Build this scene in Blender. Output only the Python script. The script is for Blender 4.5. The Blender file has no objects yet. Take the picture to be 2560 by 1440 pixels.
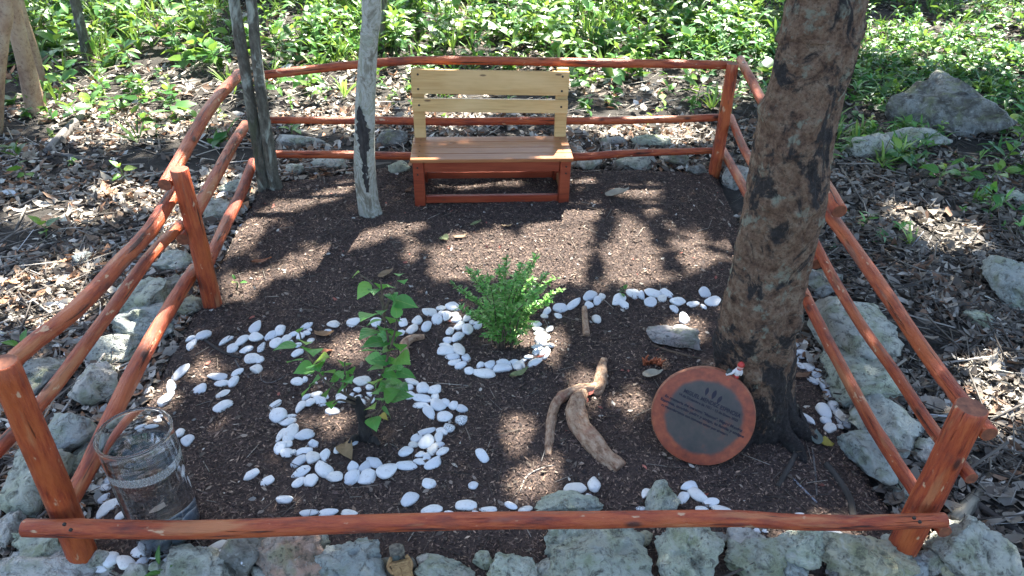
import bpy, math, random
import numpy as np
from mathutils import Vector, Matrix, noise, Euler

# ------------------------------------------------------------------ camera, world, sun, exposure
PI = math.pi
sc = bpy.context.scene
COL = sc.collection
F_PX, PITCH, ROLL, CAM_H = 1850.0, math.radians(33.0), math.radians(1.0), 1.65
CAM = np.array([0.0, 0.0, CAM_H])
_R = np.array([1.0, 0, 0]); _F = np.array([0, math.cos(PITCH), -math.sin(PITCH)]); _U = np.array([0, math.sin(PITCH), math.cos(PITCH)])
RGT = math.cos(ROLL)*_R + math.sin(ROLL)*_U
UP = -math.sin(ROLL)*_R + math.cos(ROLL)*_U
cam_d = bpy.data.cameras.new('camera'); cam = bpy.data.objects.new('camera', cam_d); COL.objects.link(cam)
cam_d.sensor_width = 36.0; cam_d.lens = F_PX/2560*36.0; cam_d.clip_start = 0.02; cam_d.clip_end = 400
cam.matrix_world = Matrix(((RGT[0], UP[0], -_F[0], 0), (RGT[1], UP[1], -_F[1], 0), (RGT[2], UP[2], -_F[2], CAM_H), (0, 0, 0, 1)))
sc.camera = cam
SUN_AZ, SUN_EL = math.radians(16), math.radians(52)
SUN = np.array([math.sin(SUN_AZ)*math.cos(SUN_EL), math.cos(SUN_AZ)*math.cos(SUN_EL), math.sin(SUN_EL)])
w = bpy.data.worlds.new('World'); sc.world = w; w.use_nodes = True
nt = w.node_tree; bg = nt.nodes['Background']
sky = nt.nodes.new('ShaderNodeTexSky'); sky.sky_type = 'NISHITA'; sky.sun_disc = False
sky.sun_elevation = SUN_EL; sky.sun_rotation = 2*PI - SUN_AZ; sky.air_density = 1.0; sky.dust_density = 1.5
nt.links.new(sky.outputs[0], bg.inputs[0]); bg.inputs[1].default_value = 0.082
sd = bpy.data.lights.new('sun', 'SUN'); sd.energy = 5.0; sd.angle = math.radians(0.53); sd.color = (1.0, 0.95, 0.86)
so = bpy.data.objects.new('sun', sd); COL.objects.link(so)
so.rotation_euler = Vector(-SUN).to_track_quat('-Z', 'Y').to_euler(); so.location = tuple(SUN*12)
sc.view_settings.view_transform = 'Standard'; sc.view_settings.look = 'None'
sc.view_settings.exposure = 2.6; sc.view_settings.gamma = 1.0; sc.view_settings.use_curve_mapping = False
sc.render.engine = 'CYCLES'; sc.cycles.use_denoising = True; sc.cycles.max_bounces = 16
sc.cycles.transparent_max_bounces = 8; sc.cycles.transmission_bounces = 16; sc.cycles.diffuse_bounces = 2; sc.cycles.glossy_bounces = 4
sc.cycles.sample_clamp_indirect = 6.0; sc.cycles.use_light_tree = False

# ------------------------------------------------------------------ photo pixel -> place
def ray(px, py):
    x = (px-1280)/F_PX; y = -(py-720)/F_PX
    return RGT*x + UP*y + _F
def G(px, py, z=0.0):
    d = ray(px, py); return CAM + d*((z-CAM_H)/d[2])
def V(px, py, Y):
    d = ray(px, py); return CAM + d*(Y/d[1])
def PL(px, py, A, B):
    d = ray(px, py); n = np.array([-(B[1]-A[1]), B[0]-A[0], 0.0])
    t = np.dot(n, np.array([A[0], A[1], 0]) - CAM)/np.dot(n, d); return CAM + d*t
def depth(P): return float(np.dot(np.asarray(P)-CAM, _F))
def pxm(P): return F_PX/depth(P)              # photo pixels per metre at a place
def project(X, Y, Z):
    d0, d1, d2 = X-CAM[0], Y-CAM[1], Z-CAM[2]
    z = d0*_F[0]+d1*_F[1]+d2*_F[2]; z = np.where(z < 0.05, 0.05, z)
    return 1280+F_PX*(d0*RGT[0]+d1*RGT[1]+d2*RGT[2])/z, 720-F_PX*(d0*UP[0]+d1*UP[1]+d2*UP[2])/z

RNG = np.random.default_rng(7); random.seed(7)
def _hash(i, j, s):
    n = (i*374761393 + j*668265263 + s*1442695041) & 0xffffffff
    n = ((n ^ (n >> 13))*1274126177) & 0xffffffff
    return ((n ^ (n >> 16)) & 0xffff)/65535.0
def vn(x, y, s=0):
    x = np.asarray(x, float); y = np.asarray(y, float)
    i = np.floor(x).astype(np.int64); j = np.floor(y).astype(np.int64); u = x-i; v = y-j
    u = u*u*(3-2*u); v = v*v*(3-2*v)
    return (_hash(i, j, s)*(1-u)+_hash(i+1, j, s)*u)*(1-v)+(_hash(i, j+1, s)*(1-u)+_hash(i+1, j+1, s)*u)*v
def fbm(x, y, s=0, o=3):
    r = 0; a = 0.5; t = 0
    for k in range(o): r = r+a*vn(x*2**k, y*2**k, s+k*7); t += a; a *= .5
    return r/t
def sstep(a, b, x): t = np.clip((x-a)/(b-a), 0, 1); return t*t*(3-2*t)

# ------------------------------------------------------------------ fence posts and bed outline
PB = {'P1': G(203, 1388), 'P2': G(530, 755), 'P4': G(1785, 432), 'P6': G(2247, 1378)}
TWIN = G(668, 468)
P5 = np.array([1.02, 2.42, 0.0])
BED = np.array([[PB['P1'][0]-.03, PB['P1'][1]-.05], [PB['P2'][0]-.06, PB['P2'][1]], [TWIN[0]-.04, TWIN[1]+.06], [-.5, 3.80], [PB['P4'][0]+.02, PB['P4'][1]+.03],
                [P5[0]+.03, P5[1]], [PB['P6'][0]+.05, PB['P6'][1]-.03], [0.3, 1.20]])
def in_poly(x, y, poly=BED):
    ins = np.zeros(np.shape(x), bool); n = len(poly)
    for i in range(n):
        x1, y1 = poly[i]; x2, y2 = poly[(i+1) % n]
        c = ((y1 > y) != (y2 > y)) & (x < (x2-x1)*(y-y1)/((y2-y1) if y2 != y1 else 1e-9)+x1)
        ins ^= c
    return ins
def edge_dist(x, y, poly=BED):
    d = np.full(np.shape(x), 9.0); n = len(poly)
    for i in range(n):
        a = poly[i]; b = poly[(i+1) % n]; ab = b-a
        t = np.clip(((x-a[0])*ab[0]+(y-a[1])*ab[1])/(ab@ab), 0, 1)
        d = np.minimum(d, np.hypot(x-a[0]-t*ab[0], y-a[1]-t*ab[1]))
    return d
def terr(x, y):
    x = np.asarray(x, float); y = np.asarray(y, float)
    z = -0.035 + 0.05*(fbm(x*.9+5, y*.9+3, 11)-.5)+0.02*(fbm(x*4, y*4, 21, 2)-.5)
    z = z - 0.10*sstep(1.26, 1.02, y)*sstep(2.0, 1.2, np.abs(x))
    z = z + 0.02*np.maximum(y-4.2, 0)*sstep(4.2, 6, y)*np.minimum(1, 8/np.maximum(y, 1))
    return z
def bedz(x, y):
    return 0.034*(fbm(np.asarray(x)*2.6, np.asarray(y)*2.6, 31)-.5)+0.006*(fbm(np.asarray(x)*14, np.asarray(y)*14, 41, 2)-.5)
def surf(x, y):
    x = np.asarray(x, float); y = np.asarray(y, float)
    ins = in_poly(x, y); d = edge_dist(x, y)
    b = bedz(x, y)-0.02*sstep(.05, 0, d)
    return np.where(ins, b, np.maximum(terr(x, y), b-0.02-0.6*d))
def GT(px, py, lift=0.0):
    z = 0.0
    for _ in range(4):
        p = G(px, py, z+lift); z = float(surf(p[0], p[1]))
    p = G(px, py, z+lift); return p

# ------------------------------------------------------------------ materials
MATS = {}
class N:
    def __init__(s, name):
        s.m = bpy.data.materials.new(name); s.m.use_nodes = True; s.t = s.m.node_tree
        s.b = s.t.nodes['Principled BSDF']; s.out = s.t.nodes['Material Output']; MATS[name] = s.m
    def n(s, typ, **kw):
        x = s.t.nodes.new(typ)
        for k, v in kw.items():
            if k.startswith('i_'): x.inputs[k[2:].replace('_', ' ')].default_value = v
            else: setattr(x, k, v)
        return x
    def l(s, a, b): s.t.links.new(a, b)
    def noise(s, vec, scale, detail=4, rough=.55, dist=0):
        x = s.n('ShaderNodeTexNoise'); x.inputs['Scale'].default_value = scale; x.inputs['Detail'].default_value = detail
        x.inputs['Roughness'].default_value = rough; x.inputs['Distortion'].default_value = dist
        if vec is not None: s.l(vec, x.inputs['Vector'])
        return x.outputs['Fac']
    def vor(s, vec, scale, feature='F1'):
        x = s.n('ShaderNodeTexVoronoi', feature=feature); x.inputs['Scale'].default_value = scale
        if vec is not None: s.l(vec, x.inputs['Vector'])
        return x.outputs['Distance']
    def ramp(s, fac, stops):
        x = s.n('ShaderNodeValToRGB'); e = x.color_ramp.elements
        while len(e) < len(stops): e.new(0.5)
        for k, (p, c) in enumerate(stops):
            e[k].position = p; e[k].color = (c[0], c[1], c[2], 1) if not np.isscalar(c) else (c, c, c, 1)
        s.l(fac, x.inputs[0]); return x.outputs[0]
    def mix(s, fac, a, b, mode='MIX'):
        x = s.n('ShaderNodeMix', data_type='RGBA', blend_type=mode)
        for sock, v in ((x.inputs[0], fac), (x.inputs[6], a), (x.inputs[7], b)):
            if hasattr(v, 'links'): s.l(v, sock)
            elif np.isscalar(v): sock.default_value = v
            else: sock.default_value = (v[0], v[1], v[2], 1)
        return x.outputs[2]
    def math(s, op, a, b=0.0):
        x = s.n('ShaderNodeMath', operation=op)
        for k, v in ((0, a), (1, b)):
            if hasattr(v, 'links'): s.l(v, x.inputs[k])
            else: x.inputs[k].default_value = v
        return x.outputs[0]
    def base(s, c):
        if hasattr(c, 'links'): s.l(c, s.b.inputs['Base Color'])
        else: s.b.inputs['Base Color'].default_value = (c[0], c[1], c[2], 1)
    def rough(s, v):
        if hasattr(v, 'links'): s.l(v, s.b.inputs['Roughness'])
        else: s.b.inputs['Roughness'].default_value = v
    def bump(s, h, strength=.5, dist=.01):
        x = s.n('ShaderNodeBump'); x.inputs['Strength'].default_value = strength; x.inputs['Distance'].default_value = dist
        s.l(h, x.inputs['Height']); s.l(x.outputs[0], s.b.inputs['Normal'])
    def obj(s): return s.n('ShaderNodeTexCoord').outputs['Object']
    def attr(s, name, o='Color'): return s.n('ShaderNodeAttribute', attribute_name=name).outputs[o]
    def scale(s, vec, sx, sy, sz):
        x = s.n('ShaderNodeMapping'); x.inputs['Scale'].default_value = (sx, sy, sz); s.l(vec, x.inputs['Vector']); return x.outputs[0]
    def rnd(s): return s.n('ShaderNodeObjectInfo').outputs['Random']
    def ocol(s): return s.n('ShaderNodeObjectInfo').outputs['Color']
    def translucent(s, col, f):
        tr = s.n('ShaderNodeBsdfTranslucent'); s.l(col, tr.inputs[0]) if hasattr(col, 'links') else None
        mx = s.n('ShaderNodeMixShader'); mx.inputs[0].default_value = f
        s.l(s.b.outputs[0], mx.inputs[1]); s.l(tr.outputs[0], mx.inputs[2]); s.l(mx.outputs[0], s.out.inputs[0])

def mk_materials():
    # soils
    m = N('bed_soil'); o = m.obj(); f = m.noise(o, 30, 6, .7); g = m.noise(o, 3, 3)
    m.base(m.mix(g, m.ramp(f, [(.3, (.032, .022, .018)), (.55, (.085, .057, .045)), (.8, (.18, .12, .09))]), (.075, .050, .040))); m.rough(.95)
    m.bump(m.noise(o, 90, 5, .7), .9, .012)
    m = N('forest_soil'); o = m.obj(); f = m.noise(o, 22, 6, .7); g = m.noise(o, 1.3, 3)
    m.base(m.mix(g, m.ramp(f, [(.3, (.015, .013, .011)), (.55, (.05, .042, .034)), (.75, (.14, .12, .10))]), (.03, .026, .02))); m.rough(.95)
    m.bump(m.noise(o, 60, 5, .7), .9, .02)
    # scattered stuff with its own colour per piece
    m = N('mulch_chips'); m.base(m.attr('col')); m.rough(.85)
    m = N('dry_leaves'); c = m.attr('col'); m.base(c); m.rough(.75); m.translucent(c, .12)
    m = N('twigs'); m.base(m.attr('col')); m.rough(.9)
    m = N('green_leaves'); c = m.attr('col'); m.base(c); m.rough(.42); m.translucent(m.mix(.45, c, (.30, .42, .05)), .33)
    m = N('canopy_leaves'); c = m.attr('col'); m.base(c); m.rough(.5); m.translucent(c, .12)
    # leaves that are objects of their own
    def leafmat(name, stops, tcol, tf=.33, rough=.4):
        m = N(name); o = m.obj(); c = m.ramp(m.rnd(), stops)
        v = m.n('ShaderNodeSeparateXYZ'); m.l(o, v.inputs[0])
        rib = m.math('LESS_THAN', m.math('ABSOLUTE', v.outputs[1]), .018)
        side = m.n('ShaderNodeTexWave', wave_type='BANDS', bands_direction='DIAGONAL'); side.inputs['Scale'].default_value = 3.2; m.l(o, side.inputs['Vector'])
        c = m.mix(m.math('MULTIPLY', rib, .45), c, (.30, .42, .12)); c = m.mix(m.math('MULTIPLY', m.noise(o, 6, 3), .22), c, (.03, .12, .02))
        m.base(c); m.rough(rough); m.bump(side.outputs['Fac'], .25, .004); m.translucent(m.mix(.5, c, tcol), tf)
    leafmat('shrub_leaf', [(0, (.06, .26, .055)), (.5, (.10, .36, .075)), (.85, (.16, .42, .085)), (1, (.32, .48, .07))], (.25, .42, .05))
    leafmat('seedling_leaf', [(0, (.03, .13, .025)), (.4, (.07, .22, .04)), (.75, (.13, .30, .06)), (1, (.30, .42, .08))], (.35, .5, .06))
    m = N('fallen_leaf'); o = m.obj(); c = m.ocol(); c = m.mix(m.math('MULTIPLY', m.noise(o, 4, 5, .7), .7), c, m.mix(.7, c, (.06, .04, .02)))
    m.base(c); m.rough(.6); m.bump(m.noise(o, 9, 4), .4, .02); m.translucent(c, .15)
    m = N('stem_green'); m.base((.10, .16, .05)); m.rough(.6)
    m = N('stem_brown'); o = m.obj(); m.base(m.ramp(m.noise(o, 60, 4), [(.3, (.05, .035, .025)), (.7, (.16, .12, .08))])); m.rough(.8)
    # stained rail wood: streaks along the pole
    m = N('stained_wood'); tc = m.attr('tc', 'Vector'); r = m.rnd()
    add = m.n('ShaderNodeVectorMath', operation='ADD'); m.l(tc, add.inputs[0]); cmb = m.n('ShaderNodeCombineXYZ'); m.l(m.math('MULTIPLY', r, 37.0), cmb.inputs[2]); m.l(cmb.outputs[0], add.inputs[1])
    v = add.outputs[0]; f = m.noise(m.scale(v, 46, 46, 6), 1.9, 8, .72); b = m.noise(m.scale(v, 9, 9, 3.2), 1.5, 5, .6); k = m.noise(m.scale(v, 40, 40, 18), 1.0, 3); st = m.noise(m.scale(v, 12, 12, 1.6), 2.0, 4)
    c = m.ramp(f, [(.30, (.045, .007, .004)), (.40, (.25, .034, .012)), (.54, (.39, .070, .020)), (.68, (.48, .118, .034)), (.84, (.58, .22, .09))])
    c = m.mix(m.ramp(b, [(.48, 0), (.62, .8)]), c, m.mix(f, (.35, .062, .016), (.52, .135, .034))); c = m.mix(m.ramp(b, [(.33, .75), (.44, 0)]), c, (.105, .032, .024)); c = m.mix(m.ramp(st, [(.60, 0), (.68, .55)]), c, (.50, .22, .09)); c = m.mix(m.ramp(st, [(.30, .6), (.38, 0)]), c, (.16, .09, .065))
    kn = m.ramp(m.vor(m.scale(v, 14, 14, 6), 1.0), [(.07, .9), (.16, 0)]); c = m.mix(kn, c, (.05, .014, .009)); c = m.mix(m.ramp(k, [(.66, 0), (.71, .85)]), c, (.58, .38, .23)); cr = m.ramp(m.noise(m.scale(v, 75, 75, 3.5), 1, 4), [(.62, 0), (.67, .9)]); c = m.mix(cr, c, (.03, .009, .006))
    m.base(c); m.rough(m.ramp(b, [(.35, .62), (.65, .4)])); m.bump(m.math('SUBTRACT', m.math('ADD', f, m.math('MULTIPLY', k, .5)), m.math('ADD', m.math('MULTIPLY', cr, .7), m.math('MULTIPLY', kn, .6))), .8, .009)
    m = N('sawn_end'); o = m.attr('tc', 'Vector'); m.base(m.ramp(m.noise(o, 60, 5), [(.3, (.10, .03, .015)), (.7, (.27, .09, .04))])); m.rough(.7)
    # bench boards; grain along local X
    def board(name, a, b, c, rough):
        m = N(name); o = m.obj(); r = m.rnd(); add = m.n('ShaderNodeVectorMath', operation='ADD'); m.l(o, add.inputs[0])
        cmb = m.n('ShaderNodeCombineXYZ'); m.l(m.math('MULTIPLY', r, 19.0), cmb.inputs[1]); m.l(m.math('MULTIPLY', r, 7.0), cmb.inputs[0]); m.l(cmb.outputs[0], add.inputs[1]); v = add.outputs[0]
        wv = m.n('ShaderNodeTexWave', wave_type='RINGS', rings_direction='X'); wv.inputs['Scale'].default_value = 9; wv.inputs['Distortion'].default_value = 5; wv.inputs['Detail'].default_value = 3; m.l(m.scale(v, .35, 3, 3), wv.inputs['Vector'])
        g = m.noise(m.scale(v, 5, 90, 90), 1.0, 5, .65); l = m.noise(m.scale(v, 3, 8, 8), 1.3, 3)
        cc = m.ramp(g, [(.25, a), (.5, b), (.8, c)]); cc = m.mix(m.math('MULTIPLY', wv.outputs['Fac'], .45), cc, a); cc = m.mix(m.ramp(l, [(.45, 0), (.65, .45)]), cc, c)
        kn = m.ramp(m.vor(m.scale(v, 5, 16, 16), 1.0), [(.06, .8), (.10, 0)]); cc = m.mix(kn, cc, (.10, .04, .02))
        m.base(cc); m.rough(rough); m.bump(g, .25, .002)
    board('board_pale', (.46, .26, .09), (.62, .40, .16), (.72, .50, .24), .42)
    board('board_seat', (.20, .070, .026), (.34, .135, .052), (.45, .22, .09), .30)
    board('board_dark', (.16, .024, .010), (.27, .045, .018), (.36, .08, .032), .4)
    m = N('screw_metal'); m.base((.05, .045, .04)); m.b.inputs['Metallic'].default_value = .7; m.rough(.5)
    # bark
    m = N('bark_pale'); o = m.obj(); p = m.vor(m.scale(o, 1, 1, .55), 9.0); nz = m.noise(m.scale(o, 1, 1, .6), 11, 6, .66, 1.4); fine = m.noise(o, 60, 5, .7)
    c = m.ramp(nz, [(.32, (.13, .115, .085)), (.42, (.24, .23, .17)), (.49, (.46, .46, .40)), (.56, (.30, .30, .22)), (.62, (.36, .39, .31)), (.72, (.56, .58, .53))])
    c = m.mix(m.ramp(fine, [(.4, .25), (.6, 0)]), c, (.12, .11, .09)); cr = m.ramp(m.vor(m.scale(o, 1, 1, .5), 16, 'DISTANCE_TO_EDGE'), [(.01, .8), (.03, 0)]); 
    c = m.mix(m.math('MULTIPLY', cr, m.ramp(nz, [(.5, 0), (.6, 1)])), c, (.08, .07, .06)); m.base(c); m.rough(.8); m.bump(m.math('ADD', nz, m.math('MULTIPLY', fine, .5)), .8, .014)
    m = N('bark_wound'); o = m.obj(); f = m.noise(m.scale(o, 5, 5, 1), 12, 6, .7); m.base(m.ramp(f, [(.3, (.012, .011, .01)), (.55, (.05, .045, .042)), (.8, (.14, .13, .12))])); m.rough(.9); m.bump(f, .9, .02)
    m = N('bark_dark'); o = m.obj(); nz = m.noise(m.scale(o, 1, 1, .45), 9, 5, .6, .6); fine = m.noise(m.scale(o, 1, 1, .4), 55, 5, .7)
    c = m.ramp(fine, [(.3, (.035, .032, .024)), (.55, (.11, .105, .08)), (.8, (.22, .22, .18))]); c = m.mix(m.ramp(nz, [(.53, 0), (.59, .85)]), c, (.34, .37, .31)); c = m.mix(m.ramp(nz, [(.36, .7), (.42, 0)]), c, (.06, .07, .035))
    m.base(c); m.rough(.9); m.bump(m.math('ADD', fine, nz), .7, .012)
    m = N('bark_rough'); o = m.obj(); nz = m.noise(m.scale(o, 1, 1, .75), 7, 7, .68, 1.2); fl = m.vor(m.scale(o, 1, 1, .6), 55); fine = m.noise(o, 95, 6, .78); md = m.noise(o, 30, 6, .72)
    c = m.ramp(md, [(.30, (.05, .028, .016)), (.42, (.21, .115, .068)), (.52, (.32, .20, .125)), (.66, (.42, .31, .21)), (.8, (.52, .44, .33))])
    c = m.mix(m.ramp(fine, [(.36, .7), (.50, 0)]), c, (.04, .024, .015)); c = m.mix(m.ramp(m.noise(o, 17, 5, .65), [(.57, 0), (.64, .75)]), c, (.38, .41, .31))
    low = m.n('ShaderNodeSeparateXYZ'); m.l(o, low.inputs[0]); lowf = m.ramp(low.outputs[2], [(.05, .17), (.5, 0)])
    c = m.mix(m.ramp(m.math('ADD', nz, lowf), [(.545, 0), (.60, .95)]), c, m.ramp(fine, [(.35, (.010, .009, .009)), (.58, (.035, .032, .032)), (.72, (.16, .16, .155))]))
    m.base(c); m.rough(.92); m.bump(m.math('ADD', m.math('MULTIPLY', fl, .8), m.math('ADD', m.math('MULTIPLY', fine, 1.3), md)), 1.0, .02)
    m = N('bark_tan'); o = m.obj(); nz = m.noise(m.scale(o, 1, 1, .5), 10, 5, .6); fine = m.noise(o, 60, 5, .7)
    c = m.ramp(nz, [(.3, (.20, .11, .07)), (.5, (.38, .26, .17)), (.7, (.50, .40, .28))]); c = m.mix(m.ramp(fine, [(.35, .6), (.5, 0)]), c, (.13, .07, .045)); m.base(c); m.rough(.85); m.bump(m.math('ADD', nz, fine), .6, .012)
    m = N('root_wood'); tc = m.attr('tc', 'Vector'); f = m.noise(m.scale(tc, 70, 70, 40), 1, 6, .75); g = m.noise(tc, 14, 4)
    c = m.ramp(f, [(.32, (.12, .06, .035)), (.44, (.38, .22, .13)), (.56, (.52, .35, .23)), (.72, (.62, .48, .35))]); c = m.mix(m.ramp(g, [(.5, 0), (.64, .65)]), c, (.36, .13, .08)); m.base(c); m.rough(.85); m.bump(f, 1.0, .014)
    m = N('stick_wood'); tc = m.attr('tc', 'Vector'); c = m.mix(m.ramp(m.noise(m.scale(tc, 60, 60, 10), 1, 4), [(.35, .75), (.6, 0)]), m.ocol(), (.03, .025, .02)); m.base(c); m.rough(.9); m.bump(m.noise(m.scale(tc, 60, 60, 14), 1, 5), .6, .006)
    # stone
    m = N('limestone'); o = m.obj(); r = m.rnd(); add = m.n('ShaderNodeVectorMath', operation='ADD'); m.l(o, add.inputs[0]); cmb = m.n('ShaderNodeCombineXYZ'); m.l(m.math('MULTIPLY', r, 50.0), cmb.inputs[0]); m.l(cmb.outputs[0], add.inputs[1]); v = add.outputs[0]
    nzv = m.n('ShaderNodeTexNoise'); nzv.inputs['Scale'].default_value = 22; nzv.inputs['Detail'].default_value = 4; m.l(v, nzv.inputs['Vector'])
    wv = m.n('ShaderNodeVectorMath', operation='MULTIPLY_ADD'); m.l(nzv.outputs['Color'], wv.inputs[0]); wv.inputs[1].default_value = (.045, .045, .045); m.l(v, wv.inputs[2]); w_ = wv.outputs[0]
    big = m.noise(v, 9, 5, .65, .6); med = m.noise(v, 34, 6, .72, .4); fin = m.noise(v, 120, 5, .75); pit = m.vor(w_, 75); ck = m.vor(w_, 17, 'DISTANCE_TO_EDGE'); tint = m.noise(v, 14, 3)
    c = m.mix(m.ramp(big, [(.44, 0), (.58, 1)]), m.ocol(), m.mix(.5, m.ocol(), (.60, .61, .55)))
    c = m.mix(m.ramp(tint, [(.52, 0), (.66, .6)]), c, (.30, .34, .17)); c = m.mix(m.ramp(tint, [(.33, .4), (.45, 0)]), c, (.42, .47, .47))
    c = m.mix(m.ramp(big, [(.28, .85), (.40, 0)]), c, (.10, .105, .07)); c = m.mix(m.ramp(med, [(.36, .75), (.48, 0)]), c, (.11, .11, .09)); c = m.mix(m.ramp(med, [(.58, 0), (.68, .7)]), c, (.66, .67, .62))
    pm = m.math('MULTIPLY', m.ramp(pit, [(.12, 1), (.34, 0)]), m.ramp(m.noise(v, 12, 4), [(.48, 0), (.6, 1)])); cm = m.math('MULTIPLY', m.ramp(ck, [(.0, 1), (.02, 0)]), m.ramp(m.noise(v, 8, 3), [(.56, 0), (.66, .45)]))
    c = m.mix(m.math('MULTIPLY', pm, .55), c, (.07, .066, .055)); c = m.mix(cm, c, (.05, .046, .04)); m.base(c); m.rough(.9)
    h = m.math('SUBTRACT', m.math('ADD', m.math('MULTIPLY', med, 1.6), m.math('MULTIPLY', fin, .5)), m.math('ADD', m.math('MULTIPLY', pm, .5), m.math('MULTIPLY', cm, .8))); m.bump(h, 1.0, .024)
    m = N('white_pebble'); o = m.obj(); r = m.rnd(); add = m.n('ShaderNodeVectorMath', operation='ADD'); m.l(o, add.inputs[0]); cmb = m.n('ShaderNodeCombineXYZ'); m.l(m.math('MULTIPLY', r, 90.0), cmb.inputs[0]); m.l(cmb.outputs[0], add.inputs[1]); v = add.outputs[0]
    c = m.ramp(r, [(0, (.58, .60, .62)), (.25, (.70, .73, .75)), (.5, (.76, .76, .74)), (.75, (.80, .80, .78)), (1, (.70, .67, .60))])
    dn = m.noise(v, 1.7, 5, .7); c = m.mix(m.ramp(dn, [(.56, 0), (.72, .55)]), c, (.34, .29, .24)); c = m.mix(m.ramp(m.noise(v, 1.4, 4), [(.5, 0), (.75, .35)]), c, (.55, .58, .60))
    sp = m.math('MULTIPLY', m.ramp(m.noise(v, 5.5, 4, .65), [(.64, 0), (.68, 1)]), m.ramp(m.noise(v, .9, 2), [(.47, 0), (.56, .8)])); c = m.mix(sp, c, (.10, .095, .085)); m.base(c); m.rough(.5); m.bump(m.noise(v, 9, 4), .12, .03)
    m = N('speckled_pebble'); o = m.obj(); c = m.mix(m.ramp(m.noise(o, 7, 4, .65), [(.52, 0), (.57, .9)]), (.74, .76, .76), (.08, .075, .07)); m.base(c); m.rough(.55); m.bump(m.noise(o, 6, 4), .3, .05)
    # plaque
    m = N('plaque_face'); o = m.obj(); s = m.n('ShaderNodeSeparateXYZ'); m.l(o, s.inputs[0])
    rr = m.math('POWER', m.math('ADD', m.math('MULTIPLY', s.outputs[0], s.outputs[0]), m.math('MULTIPLY', s.outputs[1], s.outputs[1])), .5)
    nz = m.noise(o, 16, 4); rd = m.math('ADD', rr, m.math('MULTIPLY', m.math('SUBTRACT', nz, .5), .022)); ring = m.noise(m.scale(m.attr('tc', 'Vector'), 1, 1, 1), 200, 2)
    heart = m.ramp(m.noise(o, 22, 5, .6), [(.35, (.040, .036, .034)), (.55, (.060, .046, .042)), (.72, (.13, .042, .028))])
    sap = m.ramp(m.noise(o, 34, 5, .6), [(.3, (.16, .028, .012)), (.55, (.29, .055, .020)), (.8, (.40, .105, .036))])
    m.base(m.mix(m.ramp(rd, [(.108, 0), (.118, 1)]), heart, sap)); m.rough(.45); m.bump(m.noise(o, 70, 4), .2, .003)
    m = N('plaque_bark'); o = m.obj(); m.base(m.ramp(m.noise(o, 50, 5), [(.3, (.16, .045, .025)), (.7, (.38, .14, .07))])); m.rough(.6); m.bump(m.noise(o, 60, 4), .5, .005)
    m = N('burnt_ink'); m.base((.012, .010, .022)); m.rough(.7)
    # glass jar and water
    m = N('jar_glass'); m.base((.985, 1, .995)); m.rough(.0); m.b.inputs['Transmission Weight'].default_value = 1; m.b.inputs['IOR'].default_value = 1.48
    m = N('jar_water'); m.base((.97, .99, 1)); m.rough(.0); m.b.inputs['Transmission Weight'].default_value = 1; m.b.inputs['IOR'].default_value = 1.33
    m = N('jar_scum'); o = m.obj(); m.base((.62, .64, .62)); m.rough(.8)
    tr = m.n('ShaderNodeBsdfTransparent'); mx = m.n('ShaderNodeMixShader'); m.l(m.ramp(m.noise(o, 260, 4, .7), [(.35, .22), (.65, .42)]), mx.inputs[0]); m.l(tr.outputs[0], mx.inputs[1]); m.l(m.b.outputs[0], mx.inputs[2]); m.l(mx.outputs[0], m.out.inputs[0])
    m = N('dark_cobble'); o = m.obj(); m.base(m.ramp(m.noise(o, 3, 4), [(.3, (.035, .06, .09)), (.7, (.12, .18, .24))])); m.rough(.4)
    # figurines
    for nm, c, ro in (('paint_red', (.45, .03, .02), .4), ('paint_white', (.66, .62, .60), .5), ('paint_skin', (.60, .36, .30), .5), ('paint_slate', (.05, .065, .06), .5), ('paint_rust', (.42, .12, .05), .8)):
        m = N(nm); o = m.obj(); m.base(m.mix(m.ramp(m.noise(o, 90, 4), [(.5, 0), (.7, .5)]), c, (c[0]*.4, c[1]*.4, c[2]*.4))); m.rough(ro)
    m = N('clay_grey'); o = m.obj(); m.base(m.ramp(m.noise(o, 120, 5), [(.3, (.05, .045, .038)), (.55, (.14, .125, .10)), (.75, (.26, .24, .17))])); m.rough(.9); m.bump(m.noise(o, 200, 4), .6, .003)
    m = N('clay_tan'); o = m.obj(); m.base(m.ramp(m.noise(o, 140, 4), [(.3, (.22, .12, .05)), (.6, (.38, .23, .10)), (.8, (.45, .34, .14))])); m.rough(.8); m.bump(m.noise(o, 200, 4), .4, .002)
    m = N('dark_stump'); o = m.obj(); f = m.noise(m.scale(o, 1, 1, .3), 60, 5, .7); m.base(m.ramp(f, [(.3, (.010, .009, .008)), (.6, (.035, .03, .026)), (.8, (.09, .08, .065))])); m.rough(.95); m.bump(f, .9, .01)
mk_materials()

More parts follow.
